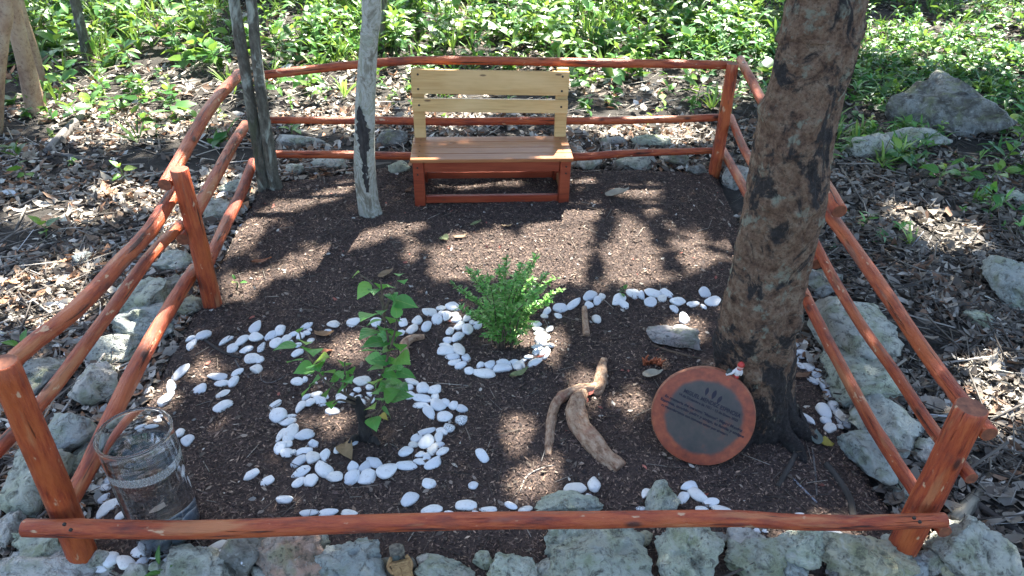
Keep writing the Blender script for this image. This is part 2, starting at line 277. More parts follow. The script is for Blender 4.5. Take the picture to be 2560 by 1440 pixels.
# ------------------------------------------------------------------ object helpers
def tag(o, label=None, cat=None, group=None, kind=None):
    if label: o['label'] = label
    if cat: o['category'] = cat
    if group: o['group'] = group
    if kind: o['kind'] = kind
    return o
def empty(name, loc, label, cat, group=None, rz=0):
    o = bpy.data.objects.new(name, None); COL.objects.link(o); o.location = tuple(float(v) for v in loc); o.rotation_euler = (0, 0, rz); o.empty_display_size = .05
    return tag(o, label, cat, group)
def link(name, me, mat=None, parent=None, loc=(0, 0, 0)):
    if mat and not me.materials: me.materials.append(MATS[mat])
    o = bpy.data.objects.new(name, me); COL.objects.link(o); o.location = tuple(float(v) for v in loc)
    if parent: o.parent = parent
    return o
def pymesh(name, verts, faces, smooth=True, tc=None, midx=None, mats=()):
    me = bpy.data.meshes.new(name); me.from_pydata([tuple(map(float, v)) for v in verts], [], [tuple(int(i) for i in f) for f in faces])
    for mm in mats: me.materials.append(MATS[mm])
    if smooth: me.polygons.foreach_set('use_smooth', [True]*len(me.polygons))
    if midx is not None:
        me.polygons.foreach_set('material_index', midx)
        if smooth: me.polygons.foreach_set('use_smooth', [i == 0 for i in midx])
    if tc is not None:
        a = me.attributes.new('tc', 'FLOAT_VECTOR', 'POINT'); a.data.foreach_set('vector', np.asarray(tc, np.float32).ravel())
    me.update(); return me
def trimesh(name, Vt, Ft, col=None, smooth=False):
    me = bpy.data.meshes.new(name); nv, nf = len(Vt), len(Ft)
    me.vertices.add(nv); me.vertices.foreach_set('co', np.ascontiguousarray(Vt, np.float32).ravel())
    me.loops.add(nf*3); me.loops.foreach_set('vertex_index', np.ascontiguousarray(Ft, np.int32).ravel())
    me.polygons.add(nf); me.polygons.foreach_set('loop_start', np.arange(0, nf*3, 3, dtype=np.int32)); me.polygons.foreach_set('loop_total', np.full(nf, 3, np.int32))
    if smooth: me.polygons.foreach_set('use_smooth', np.ones(nf, bool))
    if col is not None:
        a = me.attributes.new('col', 'FLOAT_COLOR', 'POINT'); c4 = np.ones((nv, 4), np.float32); c4[:, :3] = col; a.data.foreach_set('color', c4.ravel())
    me.update(calc_edges=True); return me
def spline(P, n):
    P = np.asarray(P, float)
    if len(P) == 2: t = np.linspace(0, 1, n)[:, None]; return P[0]*(1-t)+P[1]*t
    Q = np.vstack([2*P[0]-P[1], P, 2*P[-1]-P[-2]]); out = []
    for u in np.linspace(0, len(P)-1-1e-9, n):
        i = int(u); t = u-i; p0, p1, p2, p3 = Q[i:i+4]
        out.append(.5*((2*p1)+(-p0+p2)*t+(2*p0-5*p1+4*p2-p3)*t*t+(-p0+3*p1-3*p2+p3)*t**3))
    return np.array(out)
def tube(P, rad, n=16, seg=12, bump=.06, bfreq=6., seed=0, cap=True, lump=0.0, origin=None, fine=0.0):
    """closed pole along P; returns verts, faces, tc, material index (1 = cut end)"""
    C = spline(P, n); rr = np.interp(np.linspace(0, 1, n), np.linspace(0, 1, len(np.atleast_1d(rad))), np.atleast_1d(rad)) if np.size(rad) > 1 else np.full(n, float(np.ravel(rad)[0]))
    T = np.gradient(C, axis=0); T /= np.linalg.norm(T, axis=1)[:, None]
    L = np.concatenate([[0], np.cumsum(np.linalg.norm(np.diff(C, axis=0), axis=1))])
    ref = np.array([0, 0, 1.0]) if abs(T[0][2]) < .8 else np.array([1.0, 0, 0])
    vs, tcs, fs, mi = [], [], [], []
    for i in range(n):
        a = np.cross(T[i], ref); a /= np.linalg.norm(a); b = np.cross(a, T[i])
        for k in range(seg):
            th = 2*PI*k/seg; d = math.cos(th)*a+math.sin(th)*b
            q = rr[i]*(1+bump*noise.noise((d[0]*1.3+seed*3.1, d[1]*1.3+d[2], L[i]*bfreq+seed*7.7))+lump*max(0, noise.noise((d[0]*2+seed, d[2]*2, L[i]*14+seed*1.7))-.2))
            if fine:
                pl = noise.noise((d[0]*5+seed, d[1]*5, L[i]*22)); q *= 1+fine*(noise.noise((d[0]*9, d[1]*9+seed, L[i]*40))+.8*noise.noise((d[0]*20, d[1]*20+seed, L[i]*90)))+fine*.9*min(0, pl)
            vs.append(C[i]+d*q); tcs.append((math.cos(th)*rr[i], math.sin(th)*rr[i], L[i]))
    for i in range(n-1):
        for k in range(seg):
            k2 = (k+1) % seg; fs.append((i*seg+k, i*seg+k2, (i+1)*seg+k2, (i+1)*seg+k)); mi.append(0)
    if cap:
        for i, sgn in ((0, -1), (n-1, 1)):
            s0 = len(vs); bev = rr[i]*.10
            for k in range(seg): vs.append(C[i]+(vs[i*seg+k]-C[i])*.90+T[i]*sgn*bev); tcs.append(tcs[i*seg+k])
            c = len(vs); vs.append(C[i]+T[i]*sgn*bev); tcs.append((0, 0, L[i]))
            for k in range(seg):
                k2 = (k+1) % seg
                q = (i*seg+k, i*seg+k2, s0+k2, s0+k); t = (s0+k, s0+k2, c)
                fs.append(q if sgn > 0 else q[::-1]); mi.append(0); fs.append(t if sgn > 0 else t[::-1]); mi.append(1)
    vs = np.array(vs)
    if origin is not None: vs = vs-np.asarray(origin)
    return vs, fs, tcs, mi
def pole(name, P, rad, mats, parent=None, loc=(0, 0, 0), origin=None, **kw):
    v, f, t, mi = tube(P, rad, origin=origin, **kw)
    return link(name, pymesh(name, v, f, tc=t, midx=mi, mats=mats), None, parent, loc)
def join_geo(parts):
    v, f, o = [], [], 0
    for a, b in parts: v.extend(list(a)); f.extend([tuple(i+o for i in q) for q in b]); o += len(a)
    return v, f
def box(sx, sy, sz, bev=.0025):
    """bevelled board centred on its own middle"""
    v = []; x, y, z = sx/2, sy/2, sz/2; b = min(bev, x*.4, y*.4, z*.4)
    import itertools
    f = []
    idx = {}
    for X in (-1, 1):
        for Y in (-1, 1):
            for Z in (-1, 1):
                for ax in range(3):
                    p = [X*(x-b), Y*(y-b), Z*(z-b)]; p[ax] = (X*x, Y*y, Z*z)[ax]; idx[(X, Y, Z, ax)] = len(v); v.append(p)
    def o4(l):
        P = np.array([v[i] for i in l]); c = P.mean(0); nn = c/ (np.linalg.norm(c)+1e-9); a = P[0]-c; a -= nn*np.dot(a, nn); a /= np.linalg.norm(a); bb = np.cross(nn, a)
        return tuple(i for _, i in sorted(((math.atan2(np.dot(v[i]-c, bb), np.dot(v[i]-c, a)), i) for i in l)))
    v = [np.array(p) for p in v]
    for ax in range(3):
        for s in (-1, 1): f.append(o4([idx[k] for k in idx if k[3] == ax and k[ax] == s]))
    for X in (-1, 1):
        for Y in (-1, 1):
            for Z in (-1, 1): f.append(o4([idx[(X, Y, Z, a)] for a in range(3)]))
    for a in range(3):
        b1, b2 = [k for k in range(3) if k != a]
        for s1 in (-1, 1):
            for s2 in (-1, 1):
                ks = [k for k in idx if k[b1] == s1 and k[b2] == s2 and k[3] != a]; f.append(o4([idx[k] for k in ks]))
    return v, f
def boxobj(name, size, mat, parent, loc, rot=(0, 0, 0), bev=.0025, smooth=False):
    v, f = box(*size, bev=bev); o = link(name, pymesh(name, v, f, smooth), mat, parent, loc); o.rotation_euler = rot; return o
def lathe(prof, seg=40, close=False):
    v = []; f = []; n = len(prof)
    for r, z in prof:
        for k in range(seg): v.append((r*math.cos(2*PI*k/seg), r*math.sin(2*PI*k/seg), z))
    for i in range(n-1 if not close else n):
        j = (i+1) % n
        for k in range(seg): k2 = (k+1) % seg; f.append((i*seg+k, i*seg+k2, j*seg+k2, j*seg+k))
    if not close: f.append(tuple(range(seg))[::-1]); f.append(tuple((n-1)*seg+k for k in range(seg)))
    return v, f
def ico(sub):
    import bmesh
    bm = bmesh.new(); bmesh.ops.create_icosphere(bm, subdivisions=sub, radius=1.0)
    v = np.array([p.co[:] for p in bm.verts]); f = np.array([[q.index for q in p.verts] for p in bm.faces]); bm.free(); return v, f
ICO = {k: ico(k) for k in (2, 3, 4, 5)}
def blob(sx, sy, sz, cx=0, cy=0, cz=0, sub=2, rough=.06, seed=0):
    v, f = ICO[sub]; q = np.array([1+rough*noise.noise((p[0]*1.7+seed*5, p[1]*1.7, p[2]*1.7)) for p in v])
    return v*q[:, None]*np.array([sx, sy, sz])+np.array([cx, cy, cz]), [tuple(t) for t in f]

# ------------------------------------------------------------------ ground
def axis(a, b, step, far, k=16):
    g = np.arange(a, b+1e-6, step); e = np.geomspace(1, far/step, k)*step
    return g, e
gx, ex = axis(-6, 6, .07, 70); gx = np.concatenate([(-6-ex)[::-1], gx, 6+ex])
gy, ey = axis(-1, 11, .07, 80); gy = np.concatenate([(-1-ex)[::-1], gy, 11+ey])
X, Y = np.meshgrid(gx, gy); Z = terr(X, Y)
ins = in_poly(X, Y); Z = np.where(ins, np.minimum(Z, -.05), Z)
nx, ny = len(gx), len(gy); idx = np.arange(nx*ny).reshape(ny, nx)
Q = np.stack([idx[:-1, :-1], idx[:-1, 1:], idx[1:, 1:], idx[1:, :-1]], -1).reshape(-1, 4)
Ft = np.concatenate([Q[:, [0, 1, 2]], Q[:, [0, 2, 3]]])
o = link('ground', trimesh('ground', np.stack([X, Y, Z], -1).reshape(-1, 3), Ft, smooth=True), 'forest_soil'); tag(o, 'dark forest floor under the leaf litter', kind='structure')
gx = np.arange(-1.7, 1.7, .022); gy = np.arange(.95, 4.3, .022); X, Y = np.meshgrid(gx, gy)
D = edge_dist(X, Y); ins = in_poly(X, Y); sd_ = np.where(ins, -D, D)
Z = bedz(X, Y)-0.02*sstep(-.05, 0, sd_)-np.maximum(sd_, 0)*1.3
nx, ny = len(gx), len(gy); idx = np.arange(nx*ny).reshape(ny, nx)
Q = np.stack([idx[:-1, :-1], idx[:-1, 1:], idx[1:, 1:], idx[1:, :-1]], -1).reshape(-1, 4)
keep = (sd_.ravel()[Q] < .10).all(1); Q = Q[keep]; used = np.unique(Q); rem = np.full(nx*ny, -1); rem[used] = np.arange(len(used)); Q = rem[Q]
VV = np.stack([X, Y, Z], -1).reshape(-1, 3)[used]
o = link('garden_bed', trimesh('garden_bed', VV, np.concatenate([Q[:, [0, 1, 2]], Q[:, [0, 2, 3]]]), smooth=True), 'bed_soil'); tag(o, 'bed of dark soil inside the rail fence', kind='structure')

# ------------------------------------------------------------------ rail fence: one thing, every post and rail a part
fence = empty('rail_fence', (0, 0, 0), 'red-stained log fence with posts and round rails enclosing the memorial garden', 'fence')
WOOD = ('stained_wood', 'sawn_end')
def ptop(base, px, py): return V(px, py, base[1])
def post(base, top, wb, wt, seed):
    rb = wb/2/pxm(base); rt = wt/2/pxm(top); b2 = np.array(base)-np.array([0, 0, .10])
    pole('post', [b2, base*.5+top*.5+np.array([.004, 0, 0]), top], [rb, (rb+rt)/2, rt], WOOD, fence, n=16, seg=18, bump=.05, bfreq=4, seed=seed, lump=.10)
T1p = ptop(PB['P1'], 6, 908); T2p = ptop(PB['P2'], 448, 424); T4p = ptop(PB['P4'], 1832, 160); T6p = ptop(PB['P6'], 2428, 1020)
post(PB['P1'], T1p, 70, 73, 1); post(PB['P2'], T2p, 46, 44, 2); post(PB['P4'], T4p, 29, 30, 3); post(PB['P6'], T6p, 70, 78, 4)
post(P5, P5+np.array([.0, 0, .575]), 50, 50, 5)
def rail(pix, wpx, A, B, seed, n=22, lump=.12):
    P = np.array([PL(x, y, A, B) for x, y in pix]); wl = np.atleast_1d(wpx).astype(float)
    ks = np.interp(np.linspace(0, 1, len(P)), np.linspace(0, 1, len(wl)), wl); R = np.array([ks[i]/2/pxm(P[i]) for i in range(len(P))])
    pole('rail', P, R, WOOD, fence, n=n, seg=16, bump=.07, bfreq=5, seed=seed, lump=lump)
def off(A, B, d):  # shift a fence line sideways
    n = np.array([-(B[1]-A[1]), B[0]-A[0]]); n = n/np.linalg.norm(n)*d; return (A[0]+n[0], A[1]+n[1]), (B[0]+n[0], B[1]+n[1])
A, B = off(PB['P1'], PB['P2'], .062)          # left, near half, outside of the posts
rail([(-22, 945), (24, 908), (92, 850), (171, 790), (238, 725), (290, 667), (345, 610), (385, 562), (436, 480)], [45, 42, 35], A, B, 11)
rail([(-70, 1196), (0, 1118), (60, 1056), (119, 988), (171, 920), (220, 853), (275, 780), (330, 702), (382, 632), (452, 562)], [37, 34, 28], A, B, 12)
rail([(165, 1268), (215, 1180), (262, 1080), (305, 990), (342, 917), (382, 844), (415, 786), (458, 716), (488, 672)], [46, 42, 32], A, B, 13)
TL = (TWIN[0]-.045, TWIN[1]+.02)
A, B = off(PB['P2'], TL, .055)                # left, far half
rail([(413, 462), (445, 408), (480, 345), (515, 285), (552, 235), (598, 186)], [33, 32, 26], A, B, 14)
A2, B2 = off(PB['P2'], TL, .06)
rail([(458, 598), (500, 512), (545, 430), (578, 368), (614, 312)], [32, 30, 24], A2, B2, 15)
A2, B2 = off(PB['P2'], TL, .03)
rail([(505, 690), (533, 628), (575, 540), (605, 478), (632, 405)], [30, 29, 23], A2, B2, 16)
BL = (TWIN[0]-.0, TWIN[1]+.09); BR = (PB['P4'][0]+.01, PB['P4'][1]+.055)
rail([(640, 190), (760, 176), (885, 162), (1050, 151), (1300, 153), (1500, 157), (1700, 160), (1828, 163)], [21, 21, 22], BL, BR, 17, n=34)
rail([(655, 300), (800, 301), (950, 301), (1120, 304), (1300, 302), (1450, 302), (1620, 300), (1810, 293)], [17, 20, 18], BL, BR, 18, n=34)
rail([(672, 386), (820, 386), (1000, 390), (1200, 392), (1440, 392), (1560, 384), (1700, 379), (1795, 376)], [19, 21, 15], BL, BR, 19, n=34)
A, B = off((PB['P4'][0]+.0, PB['P4'][1]+.02), P5, .062)        # right, far half (passes behind the big tree)
rail([(1850, 148), (1878, 200), (1912, 262), (1990, 372), (2060, 462), (2098, 528)], [20, 26, 38], A, B, 20)
rail([(1826, 292), (1850, 350), (1882, 412), (1960, 536), (2042, 660)], [18, 21, 29], A, B, 21)
rail([(1806, 375), (1835, 425), (1866, 482), (1950, 640), (2010, 745)], [20, 23, 29], A, B, 22)
A, B = off(P5, PB['P6'], .066)                                  # right, near half
rail([(2066, 525), (2140, 628), (2210, 728), (2300, 862), (2390, 985), (2472, 1085)], [31, 35, 44], A, B, 23)
rail([(2028, 590), (2080, 690), (2150, 808), (2240, 935), (2330, 1070), (2428, 1196)], [24, 27, 34], A, B, 24)
rail([(2000, 715), (2052, 820), (2110, 930), (2180, 1060), (2260, 1185), (2362, 1330)], [28, 31, 35], A, B, 25, lump=.35)
A, B = off(PB['P1'], PB['P6'], -.070)                           # front, one low rail nailed on the camera side
rail([(62, 1320), (250, 1322), (450, 1325), (650, 1320), (850, 1312), (1100, 1304), (1400, 1300), (1700, 1297), (1860, 1297), (1990, 1305), (2160, 1306), (2362, 1300)], [47, 47, 43, 41, 37], A, B, 26, n=48)

for i, (px, py) in enumerate(((160, 1312), (176, 1326), (2286, 1296), (2300, 1306))):
    q = PL(px, py, *off(PB['P1'], PB['P6'], -.070-.034)); v, f = lathe([(.0, -.004), (.0042, -.004), (.0042, .001), (.002, .002)], 10); n_ = link('nail', pymesh('nail', v, f), 'screw_metal', fence, q); n_.rotation_euler = (PI/2, 0, 0)
# ------------------------------------------------------------------ bench
bx, by, byaw, BW, BD, BS, BH = -.1049, 3.2955, .0642, .7605, .3024, .247, .5808
bench = empty('garden_bench', (bx, by, 0), 'small wooden garden bench with pale slatted back beside the rear rails', 'bench', rz=byaw)
w2 = BW/2; LG = .052
for s in (-1, 1):
    l = boxobj('leg', (LG, .05, BS-.018+.012), 'board_dark', bench, (s*(w2-LG/2), .026, (BS-.018)/2-.006))
    for dz in (.09, .055): 
        v, f = lathe([(.0, -.0016), (.0045, -.0016), (.0045, .0006), (.003, .0016)], 10); sc_ = link('screw', pymesh('screw', v, f), 'screw_metal', l, (s*.004, -.0262, dz)); sc_.rotation_euler = (PI/2, 0, 0)
    boxobj('back_leg', (LG, .04, BS+.01), 'board_dark', bench, (s*(w2-LG/2), BD-.02, BS/2-.007))
    bp = boxobj('back_post', (LG+.006, .026, BH-BS+.02), 'board_pale', bench, (s*(w2-LG/2), BD-.028+.016, (BH+BS)/2-.004), (-.075, 0, 0))
    boxobj('side_rail', (.022, BD-.10, .05), 'board_dark', bench, (s*(w2-LG/2), BD/2+.005, BS-.05))
    boxobj('side_stretcher', (.022, BD-.10, .036), 'board_seat', bench, (s*(w2-LG/2), BD/2+.005, .035))
boxobj('front_apron', (BW-2*LG-.002, .022, .058), 'board_dark', bench, (0, .022, BS-.018-.030))
boxobj('back_apron', (BW-2*LG-.002, .022, .05), 'board_dark', bench, (0, BD-.02, BS-.06))
boxobj('front_stretcher', (BW-2*LG-.002, .022, .038), 'board_dark', bench, (0, .024, .024))
boxobj('back_stretcher', (BW-2*LG-.002, .022, .036), 'board_dark', bench, (0, BD-.02, .035))
nb = 4; bd = (BD-.012)/nb
for k in range(nb):
    sb = boxobj('seat_board', (BW+.018, bd-.0022, .018), 'board_seat', bench, (random.uniform(-.001, .001), -.014+bd*(k+.5), BS-.009+random.uniform(-.0006, .0006)))
    for s in (-1, 1):
        v, f = lathe([(.0, 0), (.0035, 0), (.0035, .0006), (.002, .001)], 10); link('screw', pymesh('screw', v, f), 'screw_metal', sb, (s*(w2-.03), random.uniform(-.01, .01), .0092))
for nm, z0, z1, yy, tl in (('back_board', .468, .585, BD-.035, -.012), ('back_board', .380, .447, BD-.043, -.012)):
    o = boxobj(nm, (BW+.006, .018, z1-z0), 'board_pale', bench, (0, yy, (z0+z1)/2), (-.075, .0175, 0), .002)
    hh = z1-z0
    for s in (-1, 1):
        for dz in ((-.3*hh, .3*hh) if hh > .1 else (0,)):
            v, f = lathe([(.0, -.002), (.0055, -.002), (.0055, .0006), (.004, .0014)], 10); q = link('screw', pymesh('screw', v, f), 'screw_metal', o, (s*(w2-.03), -.0094, dz)); q.rotation_euler = (PI/2, 0, 0)

# ------------------------------------------------------------------ trees (crowns are filled in by the canopy at the end)
TREES = []
def tree(label, px, py, trunks, mat, seed, top=4.3, lean=(0, 0), n=60, seg=28, bump=.10, lump=.0, flare=1.25, fine=0.0):
    base = GT(px, py); e = empty('tree', base, label, 'tree'); tops = []
    for ti, tr in enumerate(trunks):
        yb = base[1]+tr.get('dy', 0.0); P = []; R = []
        for k, (x, y, wpx) in enumerate(tr['pts']):
            p = V(x, y, yb); P.append(p); R.append(wpx/2/pxm(p))
        P.insert(0, P[0]-np.array([0, 0, .12])); R.insert(0, R[0]*flare)
        last = P[-1]; d = (P[-1]-P[-2]); d = d/np.linalg.norm(d); d = d*.4+np.array([lean[0], lean[1], .8]); d /= np.linalg.norm(d)
        k = 1
        while P[-1][2] < top: P.append(P[-1]+d*.55+np.array([random.uniform(-.03, .03), random.uniform(-.03, .03), 0])); R.append(R[-1]*.93)
        pole('trunk', P, R, (mat, mat), e, n=n, seg=seg, bump=bump, bfreq=4, seed=seed+ti*3, lump=lump, origin=base, fine=fine)
        tops.append((P[-1], R[-1]))
    TREES.append((e, base, tops, mat)); return e, base
tree('twin-stemmed tree with dark grey bark at the left rear corner of the fence', 668, 468,
     [dict(pts=[(664, 474, 36), (657, 440, 30), (645, 370, 28), (632, 299, 27), (616, 200, 28), (600, 100, 29), (583, -10, 27)]),
      dict(pts=[(690, 474, 34), (682, 440, 28), (672, 370, 28), (661, 299, 28), (648, 190, 27), (637, 100, 26), (627, -10, 26)], dy=-.015)], 'bark_dark', 31, n=90, seg=26, bump=.16, fine=.05)
tm, tmb = tree('slender pale grey tree with a dark bark wound left of the bench', 930, 532,
     [dict(pts=[(928, 538, 60), (920, 500, 54), (911, 400, 53), (913, 300, 50), (917, 200, 48), (923, 100, 47), (929, -10, 49)])], 'bark_pale', 41, n=120, seg=40, bump=.11, fine=.022)
tb, tbb = tree('thick rough-barked tree with black blotches in front of the right rails', 1888, 1040,
     [dict(pts=[(1896, 1066, 226), (1893, 1040, 196), (1891, 1000, 182), (1887, 950, 182), (1890, 850, 186), (1912, 720, 190), (1945, 560, 192), (1975, 400, 188), (2010, 230, 186), (2040, 100, 190), (2062, -10, 196)])], 'bark_rough', 51, n=260, seg=96, bump=.20, lump=.3, flare=1.6, fine=.045)
tree('tan smooth-barked tree at the left edge above the leaf litter', 95, 285,
     [dict(pts=[(92, 288, 48), (78, 220, 42), (62, 150, 40), (42, 70, 40), (24, -10, 38)])], 'bark_tan', 61)
tree('tan tree trunk cut by the left border of the picture', -22, 335,
     [dict(pts=[(-18, 340, 46), (-10, 200, 40), (2, 90, 36), (10, -10, 34)])], 'bark_tan', 65)
tree('reddish thin tree behind the tan tree at far left', 112, 218,
     [dict(pts=[(110, 222, 22), (88, 130, 20), (62, 50, 18), (46, -10, 18)])], 'bark_tan', 67)
tree('thin dark tree with peeling bark in the left undergrowth', 216, 152,
     [dict(pts=[(220, 156, 26), (208, 90, 24), (196, 40, 24), (184, -10, 24)])], 'bark_dark', 71)
tree('thin dark sapling trunk just right of the pale tree', 957, 128,
     [dict(pts=[(956, 132, 14), (958, 60, 13), (961, -10, 13)])], 'bark_dark', 75)
for ang, ln, rr_ in ((-2.2, .20, .034), (-1.2, .17, .030), (-.7, .14, .028), (-2.9, .18, .03), (2.4, .2, .03)):
    dr = np.array([math.cos(ang), math.sin(ang), 0]); cs = np.array([.012, .0, 0])
    pole('surface_root', [cs+dr*.05+np.array([0, 0, .10]), cs+dr*.10+np.array([0, 0, .035]), cs+dr*(.10+ln*.5)+np.array([.01, .01, .004]), cs+dr*(.10+ln)+np.array([0, .02, -.022])], [rr_*1.2, rr_*1.1, rr_*.7, rr_*.3], ('bark_rough', 'bark_rough'), tb, n=22, seg=12, bump=.25, bfreq=20, seed=ang, fine=.05)
# dark open wound in the pale bark
def wound():
    base = tmb; yb = base[1]; v = []; f = []; rows = 46; cols = 11
    ctr = spline([V(x, y, yb) for x, y in ((903, 256), (909, 312), (916, 360), (919, 417), (923, 470))], rows); hw = np.interp(np.linspace(0, 1, rows), [0, .06, .25, .5, .75, 1], [1, 7, 16, 12, 9, 3])
    ax = spline([V(x, y, yb) for x, y in ((914, 256), (913, 312), (911, 360), (912, 417), (917, 470))], rows)
    for i in range(rows):
        s = pxm(ctr[i]); R = 25.5/s
        for k in range(cols):
            u = (k/(cols-1)*2-1); e = hw[i]*(1+.55*noise.noise((i*.45, 3*np.sign(u), 1.2))+.3*noise.noise((i*1.3, 5*np.sign(u), 4.2)))
            x = ctr[i][0]+u*e/s+.5/s*noise.noise((i*.8, u*2, 5)); dx = np.clip((x-ax[i][0])/R, -.97, .97)
            rad = R*1.02+.003-.002*abs(u)+.004*noise.noise((i*.5, u*3, 9))
            v.append(np.array([ax[i][0]+dx*rad, yb-math.sqrt(1-dx*dx)*rad, ctr[i][2]])-base)
    for i in range(rows-1):
        for k in range(cols-1): a = i*cols+k; f.append((a, a+1, a+cols+1, a+cols))
    o = link('bark_wound', pymesh('bark_wound', v, f), 'bark_wound', tm); tag(o, 'ragged dark wound in the pale bark')
wound()

# ------------------------------------------------------------------ limestone rocks
def rock_mesh(seed, a, b, c, sub=4):
    rs = np.random.default_rng(seed); v = ICO[sub][0].copy(); off_ = rs.uniform(-40, 40, 3)
    lo = np.array([noise.noise(tuple(p*1.15+off_)) for p in v]); v = v*(1+.30*lo)[:, None]
    for _ in range(12):
        n = rs.normal(size=3); n /= np.linalg.norm(n); d = rs.uniform(.42, .86); t = v@n-d; v = v-np.outer(np.maximum(t, 0)*.95, n)
    nn = v/np.linalg.norm(v, axis=1)[:, None]
    hi = np.array([.10*noise.noise(tuple(p*3.0+off_))+.08*noise.noise(tuple(p*6.5+off_))+.06*noise.noise(tuple(p*14+off_))-.30*max(0, noise.noise(tuple(p*3.6+off_*2))-.22) for p in v])
    v = v+nn*hi[:, None]; ext = np.abs(v).max(0); v = v/ext*np.array([a, b, c])
    me = trimesh('rock', v, ICO[sub][1], smooth=True); return me
CL = dict(n=(.70, .60, .56), k=(.17, .165, .15), g=(.58, .63, .48), b=(.54, .60, .56), w=(.74, .71, .63), d=(.22, .21, .18), y=(.62, .58, .38), o=(.58, .38, .28), p=(.68, .69, .58))
def rock(i, cx, cy, wd, ht, c, label, group=None, sub=4, rz=None, deep=1.1):
    if cx > 1980 and 690 < cy < 1260: deep = 1.9; cx += 22
    P = GT(cx, cy); s = pxm(P); a = wd/2/s; hh = ht/2/s
    dl = P-CAM; dl = dl/np.linalg.norm(dl); sd2 = -dl[2]; cd = math.sqrt(1-sd2*sd2)
    cc = hh/math.sqrt((deep*sd2)**2+cd**2); cc = min(cc, a*1.1); b = min(cc*deep*1.25, a*1.6)
    if cy > 1320: a, b, cc = a*1.08, b*1.05, cc*1.15
    P = GT(cx, cy, cc*.45); o = link('limestone_rock', rock_mesh(500+i, a, b, cc, sub), 'limestone', None, P)
    o.rotation_euler = (0, 0, (0 if rz is None else rz)); col = np.array(CL[c])*random.uniform(.85, 1.15); o.color = (*[float(min(x, .8)) for x in col], 1)
    tag(o, label, 'rock', group or 'limestone rocks edging the garden')
